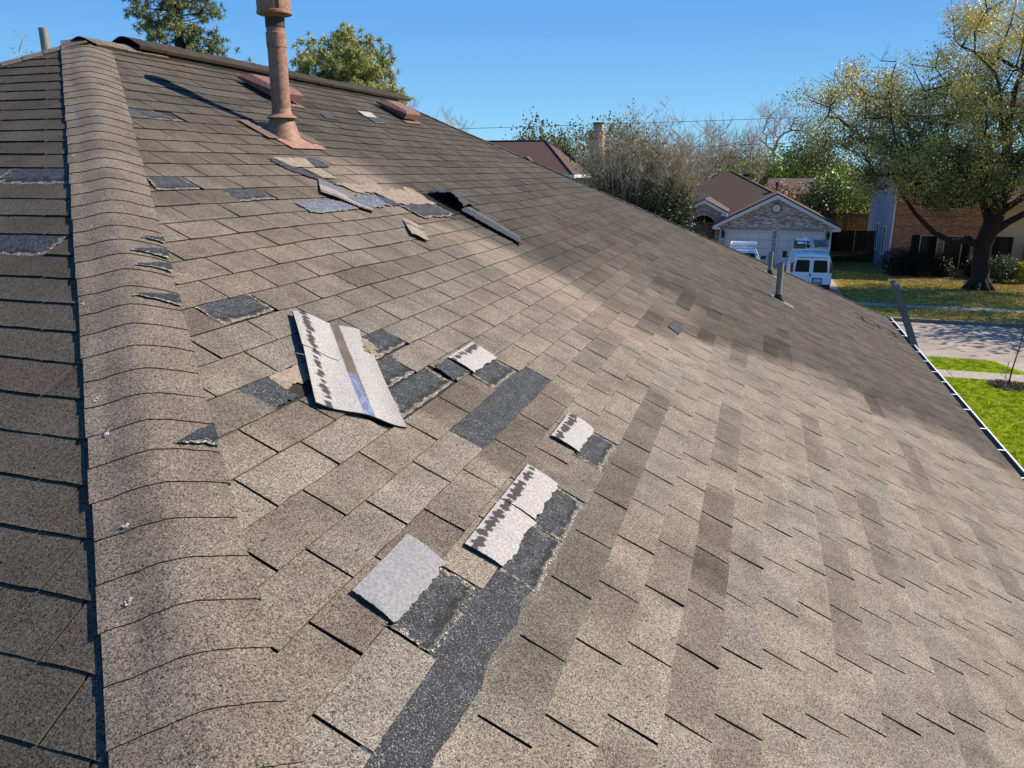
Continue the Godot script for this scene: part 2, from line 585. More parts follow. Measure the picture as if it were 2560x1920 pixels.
# a ragged sheet on the roof; corners run upper left, upper right, lower right, lower left in (along, down) metres.
# kind 0: unweathered dark granules, 1: felt, 2: pale blue granules, 3: dark without rim
func bare(parent: Node, called: String, cn: Array, kind: int, pf: Callable, w: float, seed_ := 1, ragged := 0.006) -> MeshInstance3D:
	var mb := MB.new()
	var a: Vector2 = cn[0]
	var b: Vector2 = cn[1]
	var c: Vector2 = cn[2]
	var d: Vector2 = cn[3]
	var nu := clampi(int(a.distance_to(b) / 0.011), 8, 60)
	var nv := clampi(int(a.distance_to(d) / 0.009), 8, 50)
	var pts := []
	var cols := []
	var uvs := []
	for r in nv + 1:
		var fr := float(r) / nv
		var pr := []
		var cr := []
		var ur := []
		for q in nu + 1:
			var fq := float(q) / nu
			var g := fq + (fine.get_noise_2d(fr * 8.0, seed_ * 13.0 + fq * 3.0) + 0.35 * fine.get_noise_2d(fr * 36.0, seed_ * 13.0)) * ragged / maxf(a.distance_to(b), 0.05)
			var f := fr + (fine.get_noise_2d(fq * 9.0, seed_ * 29.0 + fr * 3.0) + 0.4 * fine.get_noise_2d(fq * 45.0, seed_ * 29.0)) * ragged / maxf(a.distance_to(d), 0.05)
			var top := a.lerp(b, g)
			var bot := d.lerp(c, g)
			var p := top.lerp(bot, f)
			pr.append(pf.call(p.x, p.y, w))
			ur.append(p / 0.8 + Vector2(seed_ * 0.37, seed_ * 0.61))
			var nz := fine.get_noise_2d(p.x * 60.0, p.y * 60.0 + seed_)
			var n2 := blot.get_noise_2d(p.x * 12.0, p.y * 12.0 + seed_)
			var cc := Color(0.235, 0.228, 0.212) * (1.0 + n2 * 0.4)
			if kind == 0:
				if fr > 0.74 + nz * 0.10 + n2 * 0.10:
					cc = Color(0.085, 0.075, 0.066)
				if fr > 0.885 + nz * 0.05 + n2 * 0.05 or fq < 0.035 + nz * 0.03 or fq > 0.965 + nz * 0.03:
					cc = Color(0.95, 0.77, 0.55) * (1.0 + nz * 0.2)
			elif kind == 4 and fr > 0.72 + 0.06 * n2 + 0.03 * nz:
				cc = Color(0.42, 0.34, 0.26)
			elif kind == 1:
				cc = Color(0.23, 0.185, 0.14) * (1.0 + n2 * 0.25 + nz * 0.08)
			elif kind == 2:
				cc = Color(0.62, 0.66, 0.71) * (1.0 + n2 * 0.3 + nz * 0.15)
				if fr > 0.9 + nz * 0.06:
					cc = Color(1.1, 0.88, 0.62)
			cr.append(cc)
		pts.append(pr); cols.append(cr); uvs.append(ur)
	mb.grid(pts, cols, uvs, {}, Vector3.UP)
	return put(called, mb, M.felt if kind == 1 else M.dark_granule, parent)


# the upper, normally covered part of a course, bared where the tab above is gone
func worn(parent: Node, u0: float, u1: float, k0: float, k1: float) -> void:
	var mb := MB.new()
	var pts := []
	var cols := []
	var uvs := []
	for r in 5:
		var pr := []
		var cr := []
		var ur := []
		for q in 17:
			var u := lerpf(u0, u1, q / 16.0) * HS
			var v := kv(lerpf(k0, k1, r / 4.0))
			pr.append(PA(u, v, 0.0006))
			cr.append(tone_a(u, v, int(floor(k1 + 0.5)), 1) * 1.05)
			ur.append(Vector2(u, v) / 0.9)
		pts.append(pr); cols.append(cr); uvs.append(ur)
	mb.grid(pts, cols, uvs, {}, NA)
	put("worn_shingle", mb, M.shingle, parent)


func at_k(u: float, k: float) -> Vector2:
	return Vector2(u * HS, kv(k))


func quad_k(l: Array) -> Array:
	return [at_k(l[0], l[1]), at_k(l[2], l[3]), at_k(l[4], l[5]), at_k(l[6], l[7])]


# A tab torn loose and folded back over the course above, pale underside up, with or without its dark sealant spots.
func folded(parent: Node, k: int, u0: float, u1: float, spots: int, seed_: int, white: Color, shift := 0.0) -> void:
	var mb := MB.new()
	var nu := 56
	var nv := 36
	var pts := []
	var cols := []
	var uvs := []
	for r in nv + 1:
		var fr := float(r) / nv
		var pr := []
		var cr := []
		var ur := []
		for q in nu + 1:
			var fq := float(q) / nu
			# fr 0 at the butt edge (up the slope), 1 at the ragged fold
			var v := kv(k) + 0.018 - (1.0 - fr) * 0.138 + (fine.get_noise_2d(fq * 9.0, seed_ * 7.0) + 0.3 * fine.get_noise_2d(fq * 45.0, seed_ * 7.0)) * 0.010 * fr * fr
			var u := lerpf(u0, u1, fq) * HS + shift * (1.0 - fr) * HS
			u += fine.get_noise_2d(fr * 40.0, seed_ * 3.0 + fq) * 0.002
			var w := 0.0125 + 0.012 * sin(PI * fr * 0.8 + 0.3) * (0.6 + 0.4 * blot.get_noise_2d(fq * 2.0, seed_)) + 0.006 * (1.0 - fr) * fq
			pr.append(PA(u, v, w))
			ur.append(Vector2(u, v) * 2.0)
			var cc := white * (1.0 + 0.05 * blot.get_noise_2d(u * 20.0, v * 20.0))
			if spots and bead(u, (fr - 0.2) * 0.138, seed_):
				cc = Color(0.05, 0.045, 0.042)
			cr.append(cc)
		pts.append(pr); cols.append(cr); uvs.append(ur)
	mb.grid(pts, cols, uvs, {}, NA)
	# cut edge
	for line in [[0, -1], [-1, 0], [-1, nu]]:
		var n := nu if line[0] == 0 else nv
		for q in n:
			var p: Vector3 = pts[0][q] if line[0] == 0 else pts[q][line[1]]
			var p2: Vector3 = pts[0][q + 1] if line[0] == 0 else pts[q + 1][line[1]]
			mb.quad(p, p2, p2 - NA * 0.006, p - NA * 0.006, Color(0.05, 0.045, 0.04))
	put("folded_tab", mb, M.felt, parent)


# dabs of sealant in a row: x along the row, y across it, metres
func bead(x: float, y: float, seed_: int) -> bool:
	var pitch := 0.031
	var c := floorf(x / pitch)
	for q in [c - 1.0, c, c + 1.0]:
		var cx: float = (q + 0.5 + 0.35 * (hash1(q, seed_) - 0.5)) * pitch
		var cy := (hash1(q + 0.3, seed_ + 4.0) - 0.5) * 0.010
		var rad := 0.011 + 0.009 * hash1(q, seed_ + 9.0)
		if (Vector2(x - cx, y - cy) * Vector2(1.0, 0.9)).length() < rad * (1.0 + 0.3 * fine.get_noise_2d(x * 70.0, y * 70.0)):
			return true
	return false


func big_flap(parent: Node) -> void:
	# a two-tab piece thrown over on its back, its butt edge lifted
	var P0 := at_k(2.045, -12.72)
	var P2 := at_k(2.205, -11.05)
	var P3 := at_k(1.815, -7.75)
	var P4 := at_k(1.655, -9.60)
	var ns := 110
	var nt := 56
	var pts := []
	var cols := []
	var uvs := []
	var skip := {}
	for r in ns + 1:
		var s := float(r) / ns
		var pr := []
		var cr := []
		var ur := []
		for q in nt + 1:
			var t := float(q) / nt
			var p := P0.lerp(P2, t).lerp(P4.lerp(P3, t), s)
			var w := 0.014 + 0.011 * pow(1.0 - t, 1.4) + 0.005 * sin(s * 5.0 + t * 2.0) * (1.0 - t) + 0.006 * sin(t * 9.0 + s * 3.0)
			if s > 0.44:
				w += 0.006 * smooth(0.5, 0.0, t)
			pr.append(PA(p.x, p.y, w))
			ur.append(p * 2.0)
			var nz := fine.get_noise_2d(s * 62.0, 91.0) * 0.7 + fine.get_noise_2d(s * 120.0, t * 60.0) * 0.35
			var n2 := blot.get_noise_2d(p.x * 6.0, p.y * 6.0)
			var cc := Color(0.31, 0.30, 0.285) * (1.0 + 0.06 * n2)
			if t > 0.7:
				cc = cc * lerpf(1.0, 0.86, smooth(0.7, 1.0, t))
			if bead(s * 0.67, (t - 0.15) * 0.33, 91):
				cc = Color(0.05, 0.045, 0.042)
			if t > 0.515 and t < 0.635:
				cc = Color(0.115, 0.09, 0.068) * (1.0 + n2 * 0.3)
				if s > 0.58:
					cc = Color(0.11, 0.135, 0.215) * (1.0 + 0.9 * maxf(0.0, fine.get_noise_2d(s * 22.0, t * 30.0)))
					if t > 0.615 and s < 0.8:
						cc = Color(0.115, 0.09, 0.068)
			cr.append(cc)
			if absf(s - 0.455) < 0.008 and t < 0.44:
				skip[r * 1000 + q] = true
			if t > 0.9 - 0.25 * (s - 0.02) and s < 0.26 and t > 0.62 + 0.9 * (0.3 - s) + 0.04 * sin(s * 40.0):
				skip[r * 1000 + q] = true
		pts.append(pr); cols.append(cr); uvs.append(ur)
	var mb := MB.new()
	mb.grid(pts, cols, uvs, skip, NA)
	var edge := Color(0.05, 0.045, 0.04)
	for r in ns:
		mb.quad(pts[r][0], pts[r + 1][0], pts[r + 1][0] - NA * 0.007, pts[r][0] - NA * 0.007, edge)
	for q in nt:
		mb.quad(pts[ns][q], pts[ns][q + 1], pts[ns][q + 1] - NA * 0.006, pts[ns][q] - NA * 0.006, edge)
	var o := put("overturned_shingle", mb, M.felt, parent)
	o.set_meta("label", "large two-tab shingle piece lying on its back, pale underside and plastic strip showing")


func small_flap(parent: Node, called: String, cn: Array, lift: float, band_at: float, seed_: int, col: Color, blue_at := -1.0) -> void:
	# a loose piece: corners upper left, upper right, lower right, lower left in (u, k)
	var a := at_k(cn[0], cn[1])
	var b := at_k(cn[2], cn[3])
	var c := at_k(cn[4], cn[5])
	var d := at_k(cn[6], cn[7])
	var n := 36
	var pts := []
	var cols := []
	var uvs := []
	for r in n + 1:
		var s := float(r) / n
		var pr := []
		var cr := []
		var ur := []
		for q in n + 1:
			var t := float(q) / n
			var p := a.lerp(b, t).lerp(d.lerp(c, t), s)
			pr.append(PA(p.x, p.y, 0.013 + lift * pow(1.0 - t, 1.5) + 0.004 * sin(s * 6.0)))
			ur.append(p * 2.0)
			var nz := fine.get_noise_2d(s * 60.0, seed_ * 19.0) * 0.8 + fine.get_noise_2d(s * 110.0, t * 60.0) * 0.4
			var cc := col * (1.0 + 0.1 * blot.get_noise_2d(p.x * 8.0, p.y * 8.0))
			if absf(t - band_at) < 0.05 * (1.0 + nz * 1.5):
				cc = Color(0.05, 0.045, 0.075)
			if blue_at > 0.0 and t > blue_at and t < blue_at + 0.16:
				cc = Color(0.05, 0.07, 0.18) if s > 0.5 else Color(0.22, 0.24, 0.3)
			if blue_at > 0.0 and t >= blue_at + 0.16:
				cc = Color(0.14, 0.125, 0.115)
			cr.append(cc)
		pts.append(pr); cols.append(cr); uvs.append(ur)
	var mb := MB.new()
	mb.grid(pts, cols, uvs, {}, NA)
	for q in n:
		mb.quad(pts[q][0], pts[q + 1][0], pts[q + 1][0] - NA * 0.006, pts[q][0] - NA * 0.006, Color(0.05, 0.045, 0.04))
		mb.quad(pts[n][q], pts[n][q + 1], pts[n][q + 1] - NA * 0.006, pts[n][q] - NA * 0.006, Color(0.05, 0.045, 0.04))
	put(called, mb, M.felt, parent)


func damage(s: Node) -> void:
	var W := 0.0015
	var T := 0.0115
	bare(s, "bare_patch", quad_k([2.96, -26.95, 3.16, -26.95, 3.27, -26.05, 3.05, -26.05]), 0, PA, W, 2)
	bare(s, "bare_patch", quad_k([2.42, -21, 2.6, -21, 2.6, -20.08, 2.36, -20.08]), 0, PA, W, 3)
	bare(s, "bare_patch", quad_k([2.70, -20, 2.95, -20, 2.95, -19.08, 2.70, -19.08]), 0, PA, W, 4)
	bare(s, "bare_patch", quad_k([1.775, -14, 2.02, -14, 2.02, -13.07, 1.775, -13.07]), 0, PA, W, 5)
	bare(s, "bare_patch", quad_k([2.16, -11, 2.33, -11, 2.33, -10.08, 2.10, -10.08]), 0, PA, W, 6)
	bare(s, "bare_patch", quad_k([1.93, -10, 2.185, -10, 2.185, -9.07, 1.93, -9.07]), 0, PA, W, 7)
	bare(s, "bare_patch", quad_k([1.95, -9, 2.235, -9, 2.235, -8.07, 1.86, -8.07]), 0, PA, W, 8)
	bare(s, "bare_patch", quad_k([2.26, -8.85, 2.38, -8.8, 2.38, -8.0, 2.24, -8.1]), 3, PA, 0.009, 9, 0.008)
	bare(s, "bare_patch", quad_k([2.36, -8, 2.605, -8, 2.605, -7.07, 2.36, -7.07]), 0, PA, W, 10)
	bare(s, "bare_patch", quad_k([1.945, -7.1, 2.705, -7.1, 2.705, -6.0, 1.945, -6.0]), 3, PA, W, 11, 0.008)
	bare(s, "bare_patch", quad_k([2.24, -4, 2.487, -4, 2.487, -3.07, 2.24, -3.07]), 0, PA, W, 12)
	bare(s, "bare_patch", quad_k([1.735, -4, 1.983, -4, 1.983, -3.07, 1.735, -3.07]), 0, PA, W, 13)
	bare(s, "bare_patch", quad_k([1.482, -4, 1.73, -4, 1.73, -3.07, 1.482, -3.07]), 0, PA, W, 14)
	bare(s, "bare_patch", quad_k([1.132, -5, 1.38, -5, 1.38, -4.07, 1.132, -4.07]), 0, PA, W, 15)
	bare(s, "bare_patch", quad_k([0.66, -4.22, 1.484, -4.15, 1.484, -3.17, 0.66, -3.22]), 3, PA, W, 16, 0.011)
	worn(s, 0.6, 1.482, -3.36, -2.97)
	worn(s, 1.482, 1.99, -3.1, -2.97)
	worn(s, 2.235, 2.495, -3.1, -2.97)
	worn(s, 1.13, 1.385, -4.12, -3.97)
	worn(s, 1.94, 2.71, -6.06, -5.97)
	# left of the overturned piece
	bare(s, "bare_patch", quad_k([1.545, -11.02, 1.67, -11.02, 1.67, -10.1, 1.545, -10.1]), 3, PA, W, 17, 0.008)
	bare(s, "torn_felt", quad_k([1.67, -11.02, 1.86, -11.02, 1.80, -10.4, 1.66, -10.45]), 1, PA, W + 0.001, 18, 0.012)
	bare(s, "torn_felt", quad_k([2.11, -11.05, 2.18, -10.95, 2.17, -10.3, 2.12, -10.25]), 1, PA, W + 0.002, 19, 0.02)
	# the torn run below the flue
	bare(s, "bare_patch", quad_k([3.37, -22.5, 3.47, -22.3, 3.66, -19.9, 3.55, -19.9]), 3, PA, T, 20, 0.05)
	bare(s, "torn_felt", quad_k([3.45, -22.6, 3.75, -22.55, 3.69, -21.6, 3.49, -21.7]), 1, PA, T + 0.001, 21)
	bare(s, "torn_felt", quad_k([3.57, -21.55, 3.73, -21.55, 3.73, -20.55, 3.60, -20.6]), 1, PA, T + 0.001, 22)
	bare(s, "bare_patch", quad_k([3.75, -22.6, 3.86, -22.6, 3.86, -21.7, 3.70, -21.7]), 3, PA, T + 0.001, 23)
	bare(s, "bare_patch", quad_k([3.02, -18.7, 3.48, -18.6, 3.46, -17.75, 3.02, -17.75]), 2, PA, T, 24, 0.02)
	bare(s, "bare_patch", quad_k([3.62, -18.95, 3.80, -18.8, 3.80, -17.75, 3.50, -17.8]), 2, PA, T, 25, 0.03)
	bare(s, "bare_patch", quad_k([3.80, -18.7, 3.92, -18.5, 3.92, -17.7, 3.80, -17.75]), 3, PA, T + 0.001, 26, 0.02)
	bare(s, "torn_felt", quad_k([3.65, -20.0, 4.05, -19.95, 4.05, -19.0, 3.70, -19.1]), 1, PA, T + 0.001, 27, 0.03)
	bare(s, "torn_felt", quad_k([3.86, -19.0, 4.36, -19.3, 4.36, -17.6, 3.90, -17.75]), 1, PA, T + 0.002, 28, 0.03)
	bare(s, "bare_patch", quad_k([3.88, -17.75, 4.31, -17.5, 4.34, -16.3, 3.90, -16.3]), 0, PA, T + 0.003, 29, 0.02)
	# pale torn tab and faint bare spots near the ridge
	bare(s, "bare_patch", quad_k([5.80, -29.45, 6.02, -29.75, 6.00, -28.75, 5.76, -28.6]), 0, PA, T, 30)
	bare(s, "bare_patch", quad_k([5.02, -29.0, 5.15, -29.1, 5.15, -28.35, 4.97, -28.3]), 3, PA, T, 31)
	bare(s, "bare_patch", quad_k([4.50, -3.6, 4.72, -3.5, 4.70, -2.8, 4.44, -2.9]), 3, PA, T, 32)
	small_flap(s, "torn_tab", [5.79, -30.5, 6.05, -30.7, 6.03, -29.75, 5.79, -29.5], 0.004, -1.0, 1, Color(0.3, 0.29, 0.275))
	# folded tabs
	folded(s, -8, 2.365, 2.60, 1, 2, Color(0.33, 0.315, 0.30))
	folded(s, -4, 2.255, 2.49, 1, 3, Color(0.33, 0.315, 0.30))
	folded(s, -4, 1.745, 1.985, 1, 4, Color(0.33, 0.315, 0.30))
	folded(s, -4, 1.488, 1.733, 1, 5, Color(0.33, 0.315, 0.30))
	folded(s, -5, 1.135, 1.385, 0, 6, Color(0.215, 0.215, 0.22), 0.012)
	small_flap(s, "torn_tab", [3.34, -19.25, 3.545, -20.6, 3.64, -18.0, 3.49, -17.3], 0.012, 0.1, 3, Color(0.25, 0.205, 0.155), 0.42)
	small_flap(s, "torn_tab", [3.49, -15.25, 3.67, -16.55, 3.735, -15.8, 3.53, -14.5], 0.014, 0.72, 5, Color(0.25, 0.205, 0.155))
	big_flap(s)
	lifted(s)


func lifted(s: Node) -> void:
	# a torn shingle: its upper part stands up from the roof and shows the dark hollow below, the rest lies down the slope as a strip
	var edge_h := [[-18.55, 0.02], [-18.3, 0.045], [-17.86, 0.074], [-17.5, 0.106], [-17.14, 0.110], [-16.8, 0.093], [-16.5, 0.072], [-16.36, 0.05]]
	for part in 2:
		var mb := MB.new()
		var n := 30
		var pts := []
		var cols := []
		var uvs := []
		for r in n + 1:
			var f := float(r) / n
			var k := lerpf(-18.5, -16.36, f) if part == 0 else lerpf(-16.42, -12.5, f)
			var hgt := 0.024 - 0.008 * f
			if part == 0:
				for q in edge_h.size() - 1:
					if k >= edge_h[q][0] and k <= edge_h[q + 1][0]:
						hgt = lerpf(edge_h[q][1], edge_h[q + 1][1], (k - edge_h[q][0]) / (edge_h[q + 1][0] - edge_h[q][0]))
				hgt += fine.get_noise_2d(k * 14.0, 3.0) * 0.012
			var pr := []
			var cr := []
			var ur := []
			for q in n + 1:
				var t := float(q) / n
				var u := 4.45 + 0.012 * fine.get_noise_2d(k * 9.0, 8.0) + t * (0.33 if part == 0 else lerpf(0.29, 0.20, f))
				var w := 0.010 + hgt * pow(1.0 - t, 0.85) + (0.02 * sin(PI * t) if part == 0 else 0.006 * sin(PI * t))
				var kk := k - (0.5 * t if part == 0 else 0.75 * t)
				pr.append(PA(u * HS, kv(kk), w))
				ur.append(Vector2(u * HS, kv(kk)) * 1.1)
				var cc := Color(0.19, 0.195, 0.2)
				if part == 1 and t > 0.6 + 0.15 * fine.get_noise_2d(k * 6.0, 2.0):
					cc = Color(0.55, 0.5, 0.42)
				cr.append(cc)
			pts.append(pr); cols.append(cr); uvs.append(ur)
		mb.grid(pts, cols, uvs, {}, NA)
		for r in n:
			mb.quad(pts[r][0], pts[r + 1][0], pts[r + 1][0] - NA * 0.005, pts[r][0] - NA * 0.005, Color(0.03, 0.03, 0.03), Vector3(0, 0, 1))
		var o := put("lifted_shingle", mb, M.dark_granule, s)
		o.set_meta("label", "torn shingle standing up over a black hollow" if part == 0 else "dark shingle strip trailing down the slope from the black hollow")
	var under := MB.new()
	for q in 12:
		var t := q / 12.0
		under.quad(PA((4.34 + t * 0.44) * HS, kv(-18.7), 0.0118), PA((4.34 + (t + 0.084) * 0.44) * HS, kv(-18.7), 0.0118), PA((4.34 + (t + 0.084) * 0.44) * HS, kv(-16.3), 0.0118), PA((4.34 + t * 0.44) * HS, kv(-16.3), 0.0118), Color(0.25, 0.25, 0.25), NA)
	put("hollow_shade", under, M.under, s)  # near-black sheet that paints the shade inside the hollow


# ---------------------------------------------------------------- caps

# bent cap shingles along a hip or ridge; a runs from -1 (left plane) to 1 (right plane)
func cap_run(house: Node, called: String, org: Vector3, dir: Vector3, steps: Array, al_: Vector3, ar: Vector3, nl: Vector3, nr: Vector3, wl: float, wr: float, lift: float, rr: float, singles: int, label: String, bulge := 0.0, pale := 1.0) -> void:
	var up := (nl + nr).normalized()
	var across := (ar - al_).normalized()
	var run := Node3D.new()
	run.name = called
	house.add_child(run, true)
	run.set_meta("label", label)
	var rest := MB.new()
	var nc := 18
	for n in steps.size() - 1:
		var s0: float = steps[n]
		var s1: float = steps[n + 1] + 0.012
		var mb := MB.new() if n < singles else rest
		var pts := []
		var cols := []
		var uvs := []
		var off := Vector2(hash1(n, 3.0), hash1(n, 8.0))
		var jit := (hash1(n, 1.0) - 0.5) * 0.006
		for r in 5:
			var fr := r / 4.0
			var s := lerpf(s0, s1, fr)
			var pr := []
			var cr := []
			var ur := []
			for q in nc + 1:
				var a := -1.0 + 2.0 * q / nc
				var dist := (wr if a > 0.0 else wl) * a + jit * a
				var rad := sqrt(dist * dist + rr * rr) - (rr * (1.0 - absf(a)) * 0.35)
				var side := ar if a > 0.0 else al_
				# along each plane, rounded at the crest
				var flat := across * across.dot(side) * absf(dist)
				var drop := up * up.dot(side) * rad
				var w := lift + 0.0042 * fr + 0.008 * smooth(-0.6, -1.0, a) + bulge * (1.0 - a * a) * (0.8 + 0.4 * hash1(n, 5.0)) + fine.get_noise_2d(s * 3.0, a * 2.0) * 0.003
				var sj := s + (fine.get_noise_2d(a * 7.0, n * 9.0) * 0.0025 if r == 4 else 0.0)
				pr.append(org + dir * sj + flat + drop + nl.lerp(nr, smooth(-0.6, 0.6, a)).normalized() * w)
				ur.append(Vector2(dist, s) / 0.9 + off)
				var tn := 0.92 + 0.16 * hash1(n, 2.0) + blot.get_noise_2d(dist * 5.0, s * 3.0) * 0.22
				var cc := Color(0.256, 0.244, 0.224) * tn * pale
				cr.append(cc)
			pts.append(pr); cols.append(cr); uvs.append(ur)
		mb.grid(pts, cols, uvs, {}, up)
		var edge := Color(0.11, 0.095, 0.083)
		for q in nc:
			mb.quad(pts[4][q], pts[4][q + 1], pts[4][q + 1] - up * 0.007, pts[4][q] - up * 0.007, edge, dir)
		for q in [0, nc]:
			for r in 4:
				var dn := (nl if q == 0 else nr) * (lift + 0.012)
				mb.quad(pts[r][q], pts[r + 1][q], pts[r + 1][q] - dn, pts[r][q] - dn, edge, al_ if q == 0 else ar)
		if n < singles:
			put("cap_shingle", mb, M.shingle, run)
	if not rest.v.is_empty():
		put("cap_shingles", rest, M.shingle, run).set_meta("kind", "stuff")
	if called == "hip_cap":
		var P := func(a: float, s: float, w: float) -> Vector3:
			var side := ar if a > 0.0 else al_
			var rad := sqrt(a * a + rr * rr) - (rr * (1.0 - absf(a) / 0.17) * 0.35)
			return org + dir * s + across * across.dot(side) * absf(a) + up * up.dot(side) * rad + (up.lerp(nr, smooth(0.0, 0.1, a)).normalized()) * (lift + w)
		hip_damage(run, P)


func hip_damage(run: Node, P: Callable) -> void:
	# wedges of the cap that broke away, on the sunlit side: tip offset, tip s, then two ends at the outer edge
	for d in [[0.085, -3.64, -3.68, -3.62], [0.04, -3.495, -3.57, -3.475], [0.04, -3.36, -3.435, -3.355], [0.02, -3.11, -3.165, -3.075], [0.055, -2.25, -2.36, -2.25]]:
		var mb := MB.new()
		var pts := []
		var cols := []
		var uvs := []
		for r in 13:
			var f := r / 12.0
			var a := lerpf(d[0], 0.172, f)
			var pr := []
			var cr := []
			var ur := []
			for q in 13:
				var g := q / 12.0
				var s := lerpf(lerpf(d[1], d[2], f), lerpf(d[1] + 0.004, d[3], f), g) + fine.get_noise_2d(f * 30.0, d[1] * 50.0 + g) * 0.008
				pr.append(P.call(a, s, 0.0125))
				ur.append(Vector2(a, s) * 1.3)
				var nz := fine.get_noise_2d(f * 50.0, g * 20.0 + d[1])
				var cc := Color(0.16, 0.165, 0.17)
				if g > 0.62 + nz * 0.15:
					cc = Color(0.09, 0.08, 0.07)
				if g > 0.8 + nz * 0.12 or f < 0.05:
					cc = Color(1.1, 0.88, 0.62)
				cr.append(cc)
			pts.append(pr); cols.append(cr); uvs.append(ur)
		mb.grid(pts, cols, uvs, {}, NA)
		put("bare_patch", mb, M.dark_granule, run)
	# white flecks on the shaded side
	var rg := RandomNumberGenerator.new()
	rg.seed = 5
	for d in [[-0.135, -2.53], [-0.115, -2.35], [-0.09, -1.97], [-0.1, -1.735], [-0.02, -1.29], [-0.15, -3.13], [-0.14, -4.66]]:
		var mb := MB.new()
		for j in 8:
			var c: Vector3 = P.call(d[0] + rg.randf_range(-0.008, 0.008), d[1] + rg.randf_range(-0.008, 0.008), 0.0085)
			mb.box(c, Vector3(rg.randf_range(0.002, 0.004), 0.0015, rg.randf_range(0.003, 0.009)), Color(0.4, 0.38, 0.36), Basis.from_euler(Vector3(rg.randf(), rg.randf() * 3.0, rg.randf())))
		put("torn_fleck", mb, M.white_paint, run)


func curve_tube(mb: MB, pts: Array, r: float, sides := 6, col := Color.WHITE) -> void:
	for j in pts.size() - 1:
		mb.tube(pts[j], pts[j + 1], r, r, sides, col)


